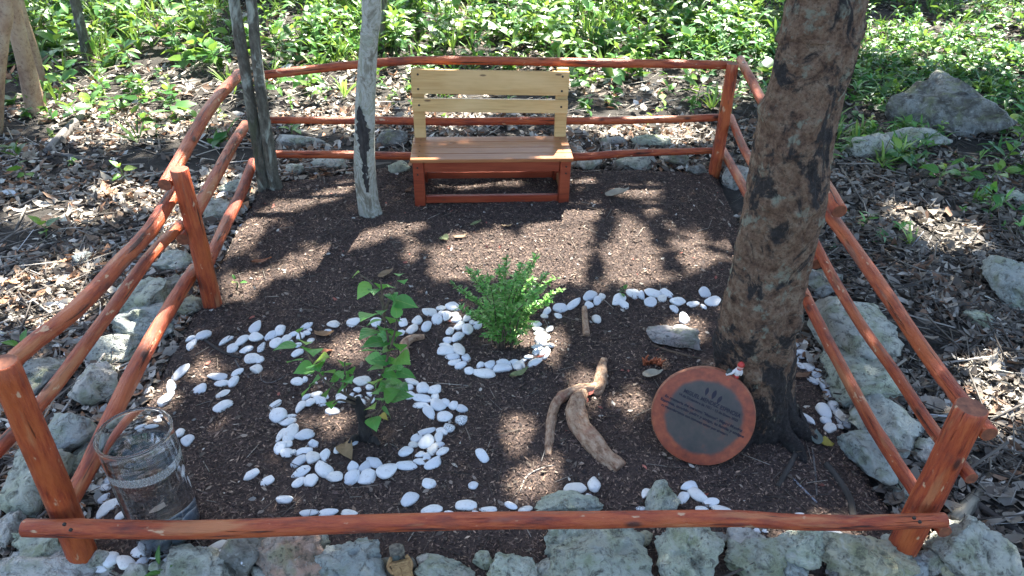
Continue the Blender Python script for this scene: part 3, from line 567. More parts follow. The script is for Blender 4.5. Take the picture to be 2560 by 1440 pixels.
ROCKS = [
 (140, 1432, 330, 110, 'w', 'broad cream limestone rock with orange moss in the bottom left corner'),
 (120, 1356, 200, 110, 'g', 'green mossy rock under the left end of the front rail'),
 (90, 1205, 150, 180, 'g', 'lumpy green rock left of the front left post'),
 (12, 1330, 80, 220, 'w', 'pale rock cut by the left border below the front left post'),
 (490, 1428, 180, 130, 'p', 'pointed pyramid-shaped pale rock in front of the glass jar'),
 (602, 1385, 120, 110, 'd', 'grey rock with a white pebble on it left of the orange rock'),
 (722, 1396, 200, 130, 'o', 'rock with orange and pink lichen below the front rail'),
 (882, 1408, 170, 140, 'b', 'bluish rock left of the small clay figurine'),
 (1120, 1432, 160, 90, 'g', 'pale green pitted rock right of the small clay figurine'),
 (1270, 1436, 150, 80, 'g', 'rough grey-green rock at the bottom centre'),
 (1440, 1352, 220, 90, 'g', 'upper ledge of grey-green rock touching the front rail'),
 (1530, 1400, 300, 150, 'g', 'largest grey-green slab rock at the bottom of the picture'),
 (1706, 1385, 190, 160, 'g', 'smooth green-grey wedge rock with an orange fleck below the rail'),
 (1880, 1410, 160, 120, 'g', 'rock with white crusty patches below the front rail'),
 (1868, 1352, 110, 60, 'w', 'small white pitted rock wedged below the front rail'),
 (1995, 1362, 160, 100, 'g', 'blocky pale green rock right of the white crusted rock'),
 (1990, 1424, 90, 70, 'b', 'small pale bluish rock in the dark gap at the bottom'),
 (2150, 1392, 240, 130, 'y', 'yellowish rock with honeycomb pits left of the front right post'),
 (2268, 1418, 100, 90, 'b', 'blue-grey rock at the foot of the front right post'),
 (2326, 1408, 80, 70, 'w', 'small white rock right of the front right post foot'),
 (2425, 1395, 210, 190, 'p', 'large pale angular rock in the bottom right corner'),
 (2540, 1440, 90, 50, 'g', 'flat rock corner at the extreme bottom right'),
 (2110, 1438, 120, 50, 'd', 'dark grey rock in shadow at the bottom right of centre'),
 (1418, 1268, 180, 70, 'g', 'low lichen-grey rock just behind the front rail'),
 (1652, 1252, 100, 90, 'g', 'knobbly grey-green rock poking up behind the front rail'),
 (2092, 822, 190, 190, 'p', 'big flat pale limestone block beside the big tree'),
 (2145, 950, 190, 150, 'g', 'mossy green rock below the flat pale block'),
 (2200, 1062, 200, 140, 'p', 'pale rock between the right rails above the bluish rock'),
 (2150, 1140, 140, 150, 'b', 'bluish white rock at the end of the right pebble line'),
 (2300, 1140, 90, 100, 'w', 'cream rock behind the front right post'),
 (2244, 1232, 80, 70, 'g', 'small green rock left of the front right post'),
 (2040, 705, 110, 80, 'd', 'grey rock behind the big tree under the rails'),
 (1842, 447, 70, 70, 'w', 'white rock at the foot of the rear right post'),
 (180, 1085, 160, 140, 'b', 'blue-grey rock between the left rails above the glass jar'),
 (228, 962, 160, 110, 'w', 'white rock under the left middle rail'),
 (112, 940, 150, 110, 'd', 'dark grey rock by the top of the front left post'),
 (290, 872, 150, 80, 'p', 'pale rock under the left lowest rail'),
 (362, 745, 150, 120, 'g', 'green rock behind the left middle rail'),
 (352, 812, 180, 110, 'b', 'blue-green slanting rock under the left lowest rail'),
 (430, 655, 100, 60, 'p', 'white-topped rock by the left middle post'),
 (425, 715, 100, 80, 'd', 'dark knobby rock below the white-topped rock'),
 (200, 1155, 110, 80, 'g', 'green-spotted rock under the blue-grey rock at left'),
 (545, 520, 70, 120, 'p', 'white streaked rock between the far left rails'),
 (585, 470, 80, 50, 'g', 'grey-green rock near the twin tree under the rails'),
 (205, 650, 60, 44, 'b', 'small bluish rock in the left leaf litter'),
 (470, 768, 90, 60, 'y', 'yellow-green mossy rock left of the left middle post foot'),
 (2384, 268, 320, 170, 'k', 'large dark-pitted boulder on the right forest floor'),
 (2285, 345, 190, 60, 'p', 'long pale rock lying below the boulder'),
 (2165, 372, 130, 80, 'p', 'pale rock right of the big tree below the boulder'),
 (2524, 720, 130, 150, 'b', 'blue-green rock at the right border'),
 (2436, 800, 90, 54, 'g', 'small green rock left of the blue-green rock at the right border'),
 (2545, 490, 70, 46, 'g', 'grey rock half hidden at the right border'),
 (1690, 843, 140, 70, 'n', 'whitish rock half buried in the mulch left of the big tree'),
 (2390, 1322, 60, 50, 'd', 'dark stone behind the front right post'),
]
for i, r in enumerate(ROCKS): rock(i, *r, sub=5 if (r[1] > 1330 and r[2] > 140) else 4)
BACKR = [(752, 352, 130, 44), (824, 410, 100, 44), (985, 348, 90, 46), (1000, 416, 60, 36), (1470, 414, 70, 44), (1582, 408, 130, 50), (1695, 400, 90, 54), (1640, 356, 130, 40), (1530, 352, 80, 34), (730, 425, 60, 40), (1745, 425, 60, 40)]
for i, (a, b, c, d) in enumerate(BACKR):
    rock(100+i, a, b, c, d, 'wpdg'[i % 4], 'pale weathered rock lying along the foot of the rear rails', 'rocks along the rear rails', 3)

GAPR = [(340, 1428, 60, 40), (400, 1416, 46, 34), (650, 1436, 60, 40), (800, 1362, 50, 36), (960, 1420, 44, 40), (1060, 1398, 40, 28), (1210, 1398, 54, 36), (1360, 1420, 60, 50), (1606, 1352, 50, 44), (1800, 1350, 56, 44), (1938, 1436, 60, 44), (2066, 1352, 60, 44), (2230, 1360, 54, 40), (2366, 1430, 56, 44), (60, 1300, 60, 60), (250, 1400, 50, 40)]
for i, (a, b, c, d) in enumerate(GAPR):
    rock(150+i, a, b, c, d, 'wgpyd'[i % 5], 'small broken stone in the front rock edging', 'small stones in the front rock edging', 3)

# ------------------------------------------------------------------ white pebbles: each one a thing
def pebble_mesh(k):
    rs = np.random.default_rng(900+k); v = ICO[3][0].copy(); of = rs.uniform(-30, 30, 3)
    v = v*(1+.20*np.array([noise.noise(tuple(p*1.1+of)) for p in v]))[:, None]; v[:, 1] *= 1+.38*rs.uniform(-1, 1)*v[:, 0]
    for _ in range(rs.integers(2, 7)):
        n = rs.normal(size=3); n[2] *= .6; n /= np.linalg.norm(n); t = v@n-rs.uniform(.60, .90); v = v-np.outer(np.maximum(t, 0)*.7, n)
    v += (v/np.linalg.norm(v, axis=1)[:, None])*np.array([.02*noise.noise(tuple(p*4+of)) for p in v])[:, None]
    return v/np.abs(v).max(0)
PM = []
for k in range(24):
    me = trimesh('pebble', pebble_mesh(k), ICO[3][1], smooth=True); me.materials.append(MATS['white_pebble']); PM.append(me)
PMS = []
for k in range(3):
    me = trimesh('speckled_pebble', pebble_mesh(60+k), ICO[3][1], smooth=True); me.materials.append(MATS['speckled_pebble']); PMS.append(me)
PCNT = [0]; PEBXY = []
def pebble(px, py, wl, ws, ang, label, group, speck=False, extra=0.0):
    P = GT(px, py); s = pxm(P); dl = P-CAM; dl /= np.linalg.norm(dl); sd2 = -dl[2]; cd = math.sqrt(1-sd2*sd2)
    a, b = wl*1.13/2/s, ws*1.13/2/s
    if a < b: a, b = b, a; ang += 90
    c = min(b*.62, .6*a); t = math.radians(ang)
    u = np.array([math.cos(t), math.sin(t)]); q = np.array([-u[1], u[0]])
    C = a*a*np.outer(u, u)+b*b*np.outer(q, q); C[1, 1] = max(C[1, 1]-(c*cd)**2, .3*C[1, 1]); Di = np.diag([1, 1/sd2]); Cg = Di@C@Di
    ev, evec = np.linalg.eigh(Cg); A_, B_ = math.sqrt(ev[1]), math.sqrt(max(ev[0], 1e-8)); A_ = min(A_, 2.3*B_); d = evec[:, 1]; yaw = math.atan2(d[1], d[0])+(PI if random.random() < .5 else 0)
    P = GT(px, py, c*random.uniform(.3, .66)+extra); k = PCNT[0]; PCNT[0] += 1
    o = link('pebble', (PMS[k % 3] if speck else PM[(k*7+3) % 24]), None, None, P); o.scale = (A_, B_, c*1.05); o.rotation_euler = (random.uniform(-.22, .22), random.uniform(-.22, .22), yaw)
    PEBXY.append((P[0], P[1], A_)); return tag(o, label, 'pebble', group)
def arc(x, y, cx, cy):
    a = math.degrees(math.atan2(-(y-cy)*1.6, x-cx)) % 360
    return ('right', 'rear right', 'rear', 'rear left', 'left', 'front left', 'front', 'front right')[int((a+22.5)//45) % 8]
def zone(ox, oy, s, items, label, group, speck_label=None):
    for it in items:
        sp = len(it) > 5 and it[5] == 's'
        l = label
        if len(it) > 5 and it[5] != 's': l = it[5]
        if sp and speck_label: l = speck_label
        x, y = ox+it[0]/s, oy+it[1]/s
        if l == LR: l = 'white pebble in the %s arc of the leafy shrub ring' % arc(x, y, 905, 1080)
        if l == LF: l = 'white pebble in the %s arc of the feathery bush ring' % arc(x, y, 1250, 865)
        pebble(x, y, it[2]/s, it[3]/s, it[4], l, group, sp)
LR = 'white pebble in the ring round the leafy shrub'; LF = 'white pebble in the ring round the feathery bush'
L1 = 'white pebble in the wavy line left of the leafy shrub'
zone(380, 740, 4.5, [(570,445,175,125,0,'roundest white pebble at the left end of the wavy line'),(445,550,150,85,70),(428,480,90,60,20),(835,500,175,80,50),(1010,505,150,110,55),(900,590,130,120,0),(1170,345,140,110,65),(1165,460,160,125,0),(1065,605,125,75,25),(1230,580,160,80,80,'s'),(1340,447,135,90,30),(1445,380,120,105,-60),(1400,520,130,110,40),(1510,485,110,80,40),(1590,430,120,70,10),(1670,455,90,80,0),(1740,340,130,70,20),(1740,415,90,60,-10),(1770,385,60,40,0),(1780,505,80,70,0),(1565,525,60,55,0),(1640,550,90,60,20),(1640,640,130,80,35),(1130,700,175,100,0),(1215,715,90,90,0),(1180,822,140,105,0)], L1, 'pebbles of the left wavy line', 'speckled upright pebble in the left wavy line')
zone(380, 740, 4.5, [(315,865,180,110,45),(215,1020,170,90,-45),(165,1160,160,125,30),(540,1045,165,105,0),(740,908,205,80,0),(950,870,140,70,25),(780,985,140,85,10),(915,965,125,120,0),(795,1100,140,70,20),(810,1235,180,110,35,'pear-shaped white pebble lying alone right of the glass jar')], 'white pebble scattered on soil between the left rails and the leafy shrub', 'pebbles scattered by the left rails')
zone(600, 640, 2.4, [(565,410,78,44,-5),(530,455,45,30,10),(687,395,82,46,10),(815,395,60,50,20)], 'white pebble in the sparse stretch of line behind the leafy shrub', 'pebbles behind the leafy shrub')
zone(380, 740, 4.5, [(1635,960,135,95,0),(1720,940,60,60,0)], 'white pebble under the left leaves of the leafy shrub', 'pebbles under the shrub leaves')
zone(980, 720, 3.309, [(97,287,75,65,0),(212,268,95,85,-60),(170,340,98,72,15),(283,322,90,70,60),(77,370,60,55,0),(312,202,122,60,-5),(408,165,85,50,10),(502,155,125,75,-5),(368,262,92,80,0),(412,210,55,50,0),(450,232,80,72,80),(522,220,85,40,0),(528,262,95,50,5)], 'white pebble in the line leading to the feathery bush', 'pebbles between the two plants')
zone(980, 720, 3.309, [(617,250,75,65,60),(660,285,45,40,0),(560,312,95,65,35),(622,343,90,92,0),(705,310,70,60,0),(478,360,88,60,70),(545,405,110,65,40),(455,432,82,50,-5),(440,470,90,35,-5),(550,505,160,80,-50),(450,517,142,78,0),(500,570,110,55,5),(520,615,100,55,15),(612,582,80,62,-20),(563,642,98,62,15),(637,685,75,60,0),(755,705,185,80,-8,'longest white pebble at the front of the ring round the feathery bush'),(733,637,70,45,30),(810,637,100,75,30),(910,610,100,50,0),(910,665,155,92,15),(1005,620,95,50,5),(1050,640,120,70,0),(1085,602,55,35,0),(1175,617,135,58,15),(1130,572,75,50,20),(1195,535,75,50,10),(1260,540,100,80,60),(1200,490,95,42,-10),(1310,477,75,48,-10),(1232,438,95,80,-20),(1282,407,62,48,-20),(1222,380,100,38,0),(1215,345,100,40,0),(1195,300,80,50,10),(1308,340,75,55,40)], LF, 'ring of pebbles round the feathery bush')
zone(980, 720, 3.309, [(1375,230,75,45,-15),(1285,190,80,55,50),(1260,230,60,45,0)], 'white pebble at the right foot of the feathery bush', 'pebbles right of the feathery bush')
zone(1300, 640, 2.4, [(240,313,80,52,-10),(322,285,100,48,35),(425,237,100,52,30),(490,245,45,40,0),(462,268,55,45,50),(412,295,55,40,0),(590,262,95,58,35),(617,285,70,48,-35),(678,230,75,52,0),(730,237,45,38,90),(795,222,95,48,-5),(880,225,75,42,-15),(780,278,75,52,0),(855,253,55,38,0),(943,272,92,52,5),(1040,288,85,36,15),(1105,215,65,55,0),(1155,275,95,48,5),(1100,305,40,25,-40)], 'white pebble in the line from the feathery bush to the big tree', 'pebbles in the line to the big tree')
zone(1300, 640, 2.4, [(460,378,55,50,0,'single white pebble right of the upright peg'),(925,320,50,38,-30,'small white pebble just below the line to the big tree'),(985,375,70,60,-20,'white pebble above the half buried rock')], '', 'stray pebbles near the big tree')
LR = 'white pebble in the ring round the leafy shrub'; GR = 'ring of pebbles round the leafy shrub'
zone(640, 860, 5.538, [(275,835,150,110,30),(220,910,60,40,0),(305,990,220,185,0),(470,1000,190,60,10),(440,1080,210,130,30),(350,1090,80,50,0),(470,1240,250,180,75),(360,1260,220,110,60),(675,1260,240,150,20),(790,1380,150,110,-20),(610,870,160,110,55),(690,740,130,75,25),(745,810,160,110,20),(830,700,160,85,10),(895,790,200,110,-15),(965,720,110,60,-30),(1460,510,240,130,20),(1570,600,110,80,0),(1410,640,110,80,-20),(1180,690,150,100,30),(1210,760,180,110,10),(1320,710,90,60,60),(1410,735,110,60,20),(1470,800,140,75,-15),(1590,695,120,60,-10),(1610,780,90,60,60),(1955,605,150,85,-5),(2110,600,140,80,-5),(2110,710,180,120,0),(2160,520,220,90,-20)], LR, GR)
zone(640, 860, 5.538, [(1065,940,190,105,5,'white pebble alone left of the shrub stump'),(1350,1340,175,125,80,'upright oval white pebble in front of the shrub stump'),(950,500,60,55,50,'tiny white pebble between the left shrub leaves')], '', 'pebbles inside the shrub ring')
zone(960, 900, 2.407, [(235,168,80,78,60),(300,180,85,62,0),(308,220,50,40,0),(230,232,110,48,-8),(222,272,92,40,-5),(322,272,100,68,-15),(365,258,65,45,-20),(417,270,55,52,0),(468,292,70,44,-5),(275,322,88,55,-45),(365,343,88,68,0),(465,360,68,62,0,'s'),(388,408,72,62,0,'s'),(350,430,72,50,-15),(328,470,75,52,-70),(252,432,108,42,15),(257,488,100,78,60),(195,472,68,45,10),(180,508,62,40,0),(135,548,90,62,25),(293,540,85,58,60),(350,550,75,48,30),(330,512,65,35,10),(218,570,58,38,20),(257,583,55,48,30),(218,611,80,42,-5),(298,620,112,62,30),(137,637,118,52,0)], LR, GR, 'black-speckled pebble on the right side of the ring round the leafy shrub')
zone(960, 900, 2.407, [(272,743,82,64,0,'round white pebble just outside the front of the shrub ring'),(535,757,58,52,0,'small round pebble between the shrub ring and the thick root'),(590,570,90,55,-35,'white pebble with a flat end between the shrub ring and the looped root')], '', 'stray pebbles right of the shrub ring')
zone(640, 1040, 3.15, [(250,222,80,60,-20),(190,250,95,85,50),(235,292,95,72,0),(290,280,50,40,0),(370,280,140,50,12),(340,355,115,75,35),(440,330,115,90,0),(540,312,90,80,-40),(350,440,135,75,25),(333,525,110,70,35),(435,505,105,100,60),(530,420,150,110,-30),(625,478,140,82,0),(760,405,90,85,0),(760,480,120,105,20),(865,400,110,80,50),(930,365,140,70,-20),(880,475,160,120,25),(1040,430,170,115,20)], LR, GR)
zone(640, 1040, 3.15, [(640,268,65,62,0,'small white pebble touching the bitten tan leaf'),(92,512,105,70,5,'right one of two white pebbles left of the shrub ring'),(-36,463,115,82,20,'left one of two white pebbles left of the shrub ring'),(225,660,120,78,5,'lone oval pebble below the left side of the shrub ring'),(1207,655,130,105,45,'lone tilted oval pebble behind the centre of the front rail')], '', 'stray pebbles in front of the shrub ring')
zone(640, 1040, 3.15, [(410,762,150,55,12),(565,762,160,55,5),(742,765,155,48,-5)], 'white pebble of the trio peeping over the front rail below the shrub', 'trio of pebbles behind the front rail')
zone(840, 1040, 2.977, [(718,697,155,60,5),(838,717,70,25,0),(970,665,150,80,5),(1130,697,140,45,0),(1035,712,50,25,0),(1300,667,105,55,-25),(1405,695,110,45,10)], 'white pebble in the row behind the middle of the front rail', 'pebbles behind the middle of the front rail')
zone(840, 1040, 2.977, [(1782,540,158,75,-3,'long smooth pebble beside the upright oval one behind the front rail'),(1917,508,110,95,80,'upright oval pebble beside the long one behind the front rail'),(1897,617,110,55,-35,'slanting slim pebble below the upright oval pebble'),(1770,650,100,40,5,'half hidden pebble behind the low lichen-grey rock'),(1853,660,85,60,20,'pebble right of the low lichen-grey rock')], '', 'pebbles behind the front rail by the thick root')
zone(840, 1040, 2.977, [(2310,575,90,60,40),(2275,690,80,35,0),(2500,605,95,60,-50)], 'white pebble beside the knobbly rock behind the front rail', 'pebbles by the knobbly rock')
zone(1700, 1160, 5.144, [(115,285,225,110,10),(215,385,250,160,-40),(40,435,165,110,25),(395,487,200,105,0),(530,590,240,110,-15)], 'white pebble in the pile below the round plaque', 'pile of pebbles below the plaque')
zone(1700, 1160, 5.144, [(295,600,180,90,0,'greenish pebble tucked behind the front rail below the plaque'),(1530,655,130,60,0,'white pebble peeping over the right part of the front rail'),(990,860,100,60,0,'left bluish pebble under the right part of the front rail'),(1090,860,90,50,0,'right bluish pebble under the right part of the front rail')], '', 'pebbles near the right part of the front rail')
pebble(2086, 1341, 47, 30, 0, 'white pebble lying on the yellowish rock in front of the rail', 'pebbles near the right part of the front rail', extra=.03)
zone(0, 1100, 4.235, [(1100,505,185,80,5),(1145,430,100,75,0),(1115,325,110,90,10),(1130,720,200,130,60),(1110,620,110,90,30),(1280,800,120,80,30)], 'white pebble between the left lowest rail and the glass jar', 'pebbles left of the glass jar')
zone(0, 1100, 4.235, [(1480,1180,190,95,0),(1710,1180,210,65,5),(1180,1255,150,140,40),(1335,1295,210,130,-10),(1500,1290,120,90,35),(1640,1240,120,55,5),(1050,1350,190,110,15),(1080,1270,100,90,0),(1640,1310,110,50,15),(1790,1260,200,70,20)], 'white pebble in the heap in front of the glass jar', 'heap of pebbles in front of the glass jar')
zone(400, 1100, 4.235, [(600,1130,220,90,20),(590,1215,150,70,20),(420,1160,150,70,10),(470,1220,100,60,0),(830,1070,160,60,10),(1080,1040,110,35,10)], 'white pebble behind the pyramid-shaped rock', 'pebbles behind the pyramid rock')
pebble(620, 1397, 50, 32, 45, 'white pebble leaning on the grey rock in front of the rail', 'pebbles behind the pyramid rock', extra=.05)
zone(200, 1000, 3.274, [(495,155,110,85,85),(600,165,120,100,0),(510,230,85,55,0),(810,275,85,75,80),(875,333,105,90,-20)], 'white pebble beside the rim of the glass jar', 'pebbles behind the glass jar')
zone(1880, 680, 3.0, [(350,557,65,38,-10),(370,600,90,45,-5),(310,610,70,35,0),(310,655,75,50,0),(375,637,65,28,5),(437,660,65,38,5),(355,700,70,45,-40),(415,715,100,70,-10),(520,747,105,42,-12),(490,775,90,50,-20),(452,817,75,55,-20),(520,820,80,50,0),(578,812,55,45,30),(565,885,110,75,-45),(578,935,75,55,60),(612,1000,80,70,-10),(535,1033,105,95,-60),(555,1115,75,62,0),(635,1060,55,45,0),(680,1108,115,85,-45),(588,1167,100,62,25),(660,1160,50,35,0)], 'white pebble in the line along the right rails', 'pebbles along the right rails')
zone(1880, 680, 3.0, [(410,1100,115,50,-35,'slim white pebble right of the big tree foot'),(372,1158,95,80,-60,'oval white pebble right of the big tree foot'),(292,1108,60,55,0,'dull white pebble against the big tree foot')], '', 'pebbles at the big tree foot')

# ------------------------------------------------------------------ round wooden plaque
bot = GT(1741, 1166); bot[2] += .004
az = math.radians(-102); el = math.radians(24)
nrm = np.array([math.cos(el)*math.cos(az), math.cos(el)*math.sin(az), math.sin(el)])
side = np.cross(np.array([0, 0, 1.0]), nrm); side /= np.linalg.norm(side); upv = np.cross(nrm, side)
PR = 127/pxm(bot+upv*.14); ctr = bot+upv*PR
plaque = empty('round_plaque', ctr, 'round wood-slice plaque with burnt lettering leaning against the big tree', 'plaque')
plaque.rotation_euler = Matrix((tuple(side), tuple(upv), tuple(nrm))).transposed().to_euler()
SEG = 96; TH = .022; v = []; f = []
def prad(t, s=1.0): return PR*s*(1+.022*math.cos(t-2.6)+.018*noise.noise((math.cos(t)*1.5, math.sin(t)*1.5, 3.3)))
for s, z in ((1, -TH), (1.012, -TH*.5), (1.0, -.002), (.985, 0)):
    for k in range(SEG): t = 2*PI*k/SEG; q = prad(t, s); v.append((q*math.cos(t), q*math.sin(t), z))
for r in range(3):
    for k in range(SEG): k2 = (k+1) % SEG; f.append((r*SEG+k, r*SEG+k2, (r+1)*SEG+k2, (r+1)*SEG+k))
f.append(tuple(range(SEG))[::-1]); link('bark_rim', pymesh('bark_rim', v, f, True), 'plaque_bark', plaque)
v = [(0, 0, .0006)]+[(prad(2*PI*k/SEG, .984)*math.cos(2*PI*k/SEG), prad(2*PI*k/SEG, .984)*math.sin(2*PI*k/SEG), .0006) for k in range(SEG)]
f = [(0, 1+k, 1+(k+1) % SEG) for k in range(SEG)]; face = link('wood_face', pymesh('wood_face', v, f, False), 'plaque_face', plaque)
TXA = -math.radians(17.0)
def lettering(txt, size, x, y, bold=.0, width=None):
    cu = bpy.data.curves.new('lettering', 'FONT'); cu.body = txt; cu.size = size; cu.align_x = 'CENTER'; cu.align_y = 'CENTER'; cu.extrude = .0004; cu.offset = bold
    t = bpy.data.objects.new('t', cu); COL.objects.link(t); dg = bpy.context.evaluated_depsgraph_get(); me = bpy.data.meshes.new_from_object(t.evaluated_get(dg)); bpy.data.objects.remove(t); bpy.data.curves.remove(cu)
    vs = np.zeros(len(me.vertices)*3, np.float32); me.vertices.foreach_get('co', vs); vs = vs.reshape(-1, 3)
    if width: vs[:, 0] *= width/(vs[:, 0].max()-vs[:, 0].min())
    me.vertices.foreach_set('co', vs.ravel()); me.materials.clear(); me.update(); c, s = math.cos(TXA), math.sin(TXA)
    o = link('lettering', me, 'burnt_ink', plaque, (x*c-y*s, x*s+y*c, .0014)); o.rotation_euler = (0, 0, TXA)
k = PR/127.0
lettering('MIGUEL MENDEZ ESPINOSA', .017*1.0, 2*k, 42*k, .0003, 150*k)
lettering('14 de Diciembre de 1951 - 13 de Enero 2022', .011, -2*k, 29*k, .0002, 156*k)
lettering('En memoria del maestro "Mascot", Miguel Mendez', .0115, -6*k, 10*k, .0003, 206*k)
lettering('Espinosa, querido padre y amigo, tu familia y amigos', .0115, -4*k, -2*k, .0003, 222*k)
lettering('te recordaremos con inmenso amor por siempre', .0115, -18*k, -15*k, .0003, 178*k)
for i, (dx, dy, rot, sc_) in enumerate(((-22, 64, .12, .9), (-3, 64, 0, 1.05), (14, 58, -.12, .95))):
    v = []; n = 12
    for j in range(n+1): t = j/n; v.append((math.sin(PI*t**.85)*4.8*k*sc_, (t-.5)*25*k*sc_, 0))
    for j in range(n-1, 0, -1): t = j/n; v.append((-math.sin(PI*t**.85)*4.8*k*sc_, (t-.5)*25*k*sc_, 0))
    c, s = math.cos(TXA), math.sin(TXA); x, y = dx*k, dy*k
    o = link('leaf_mark', pymesh('leaf_mark', v, [tuple(range(len(v)))], False), 'burnt_ink', plaque, (x*c-y*s, x*s+y*c, .0012)); o.rotation_euler = (0, 0, TXA+PI+rot)

# ------------------------------------------------------------------ little figurine on the plaque rim
def fig_red():
    tt = math.radians(62); p = ctr+side*math.cos(tt)*PR*.99+upv*math.sin(tt)*PR*.99-nrm*.012
    e = empty('garden_figurine', p, 'tiny red-capped figurine sitting on the top edge of the round plaque', 'figurine', rz=-.15); s = 1/ pxm(p)
    a = [blob(7*s, 6*s, 9*s, -9*s, 0, 4*s, seed=1), blob(7*s, 6*s, 9*s, 3*s, -2*s, 3*s, seed=2), blob(5*s, 7*s, 4*s, -16*s, -5*s, -1*s, seed=3)]
    v, f = join_geo(a); link('legs', pymesh('legs', v, f), 'paint_red', e)
    v, f = join_geo([blob(9*s, 8*s, 14*s, 4*s, 0, 18*s, seed=4), blob(4*s, 4*s, 10*s, 13*s, -2*s, 18*s, seed=5)]); link('torso', pymesh('torso', v, f), 'paint_white', e)
    v, f = tube([(-2*s, -2*s, 24*s), (-10*s, -6*s, 18*s), (-22*s, -5*s, 10*s)], [4*s, 4*s, 3.4*s], n=8, seg=8)[:2]; link('arm', pymesh('arm', v, f), 'paint_white', e)
    o = boxobj('box', (17*s, 10*s, 14*s), 'paint_slate', e, (-13*s, -2*s, 17*s), (.2, .3, .2), 1.2*s)
    v, f = blob(8*s, 8*s, 8*s, 8*s, -1*s, 36*s, seed=6); link('head', pymesh('head', v, f), 'paint_skin', e)
    v, f = lathe([(9*s, 0), (8.6*s, 3*s), (7*s, 7*s), (4*s, 10*s), (1*s, 12*s)], 16); link('cap', pymesh('cap', v, f), 'paint_red', e, (9*s, 0, 39*s))
    v, f = lathe([(6*s, -1.5*s), (7.4*s, 0), (6*s, 1.5*s)], 16); link('scarf', pymesh('scarf', v, f), 'paint_red', e, (7*s, 0, 29*s))
fig_red()
def fig_clay():
    p = GT(1006, 1446); s = 1/pxm(p); e = empty('clay_figurine', p, 'small weathered clay figurine holding a tan basket panel below the front rail', 'figurine', rz=.1)
    v, f = join_geo([blob(24*s, 20*s, 46*s, -8*s, 12*s, 40*s, 3, .18, 1), blob(14*s, 14*s, 26*s, -26*s, 4*s, 30*s, 2, .2, 2), blob(12*s, 12*s, 30*s, 26*s, 10*s, 30*s, 2, .2, 3)]); link('body', pymesh('body', v, f), 'clay_grey', e)
    v, f = blob(19*s, 18*s, 20*s, -8*s, 8*s, 98*s, 3, .2, 5); hd = link('hood', pymesh('hood', v, f), 'clay_grey', e)
    v, f = blob(10*s, 8*s, 11*s, -9*s, -6*s, 92*s, 2, .08, 6); link('head', pymesh('head', v, f), 'paint_slate', e)
    for pp_ in ([(-22*s, 4*s, 78*s), (-30*s, -10*s, 60*s), (-18*s, -20*s, 48*s)], [(14*s, 6*s, 80*s), (26*s, -6*s, 66*s), (24*s, -18*s, 56*s)]):
        v, f = tube(pp_, 5*s, n=8, seg=8)[:2]; link('arm', pymesh('arm', v, f), 'clay_tan', e)
    pn = boxobj('basket_panel', (46*s, 10*s, 66*s), 'clay_tan', e, (6*s, -20*s, 42*s), (-.35, -.22, 0), 2*s)
    for i in range(2):
        for j in range(3): boxobj('woven_tile', (19*s, 3*s, 15*s), 'clay_tan', pn, ((-11+22*i)*s, -5.6*s, (-21+20*j)*s), (0, random.uniform(-.06, .06), 0), 1.2*s)
    boxobj('top_strip', (50*s, 12*s, 5*s), 'clay_tan', pn, (0, 0, 35.6*s), (0, 0, 0), 1*s)
fig_clay()

# ------------------------------------------------------------------ glass jar with water
jb = GT(424, 1330); jr = 90/pxm(V(342, 1078, jb[1])); jt = V(345, 1078, jb[1]); JH = float(jt[2]-jb[2])
jar = empty('glass_jar', jb, 'tall clear glass jar of water standing behind the front rail', 'jar')
gl = .0032
v, f = lathe([(jr*.93, .001), (jr*.965, .004), (jr*.97, JH*.3), (jr*.99, JH*.74), (jr, JH*.80), (jr, JH-.012), (jr+.0014, JH-.007), (jr+.0016, JH-.003), (jr+.0004, JH-.0004), (jr-gl*.5, JH+.0005), (jr-gl-.0004, JH-.0004), (jr-gl-.0016, JH-.003), (jr-gl-.0012, JH-.007), (jr-gl, JH-.012), (jr-gl, JH*.80), (jr*.99-gl, JH*.74), (jr*.97-gl, JH*.3), (jr*.965-gl, .016), (jr*.5, .013), (.001, .013)], 64)
me = pymesh('glass_wall', v, f); me.set_sharp_from_angle(angle=math.radians(50)); link('glass_wall', me, 'jar_glass', jar)
wl = JH*.775
v, f = lathe([(.001, .0125), (jr*.5, .0125), (jr*.965-gl+.0006, .0175), (jr*.97-gl+.0006, JH*.3), (jr*.99-gl+.0006, JH*.74), (jr*.995-gl+.0006, wl), (.001, wl)], 64)
me = pymesh('water', v, f); me.set_sharp_from_angle(angle=math.radians(14)); link('water', me, 'jar_water', jar)
v = []; f = []; SG = 96
for k in range(SG):
    t = 2*PI*k/SG
    for z, r in ((JH*.715, .9885), (JH*.745, .993), (JH*.79, 1.0)): v.append(((jr*r+.0012)*math.cos(t), (jr*r+.0012)*math.sin(t), z+.002*math.sin(3*t)))
for k in range(SG):
    a, b = 3*k, 3*((k+1) % SG)
    f += [(a, b, b+1, a+1), (a+1, b+1, b+2, a+2)]
link('lime_ring', pymesh('lime_ring', v, f), 'jar_scum', jar)
cob = ICO[3]
for i in range(9):
    t = i*2.4; r = jr*(.0 if i == 0 else .55); vv, ff = blob(.030, .024, .017, sub=2, rough=.15, seed=i)
    o = link('cobble', pymesh('cobble', vv, ff), 'dark_cobble', None, (jb[0]+r*math.cos(t), jb[1]+r*math.sin(t), jb[2]+.031+(.02 if i % 4 == 0 else 0))); o.rotation_euler = (0, 0, t)
    tag(o, 'dark blue-grey cobble lying in the water at the bottom of the glass jar', 'cobble', 'cobbles in the glass jar')

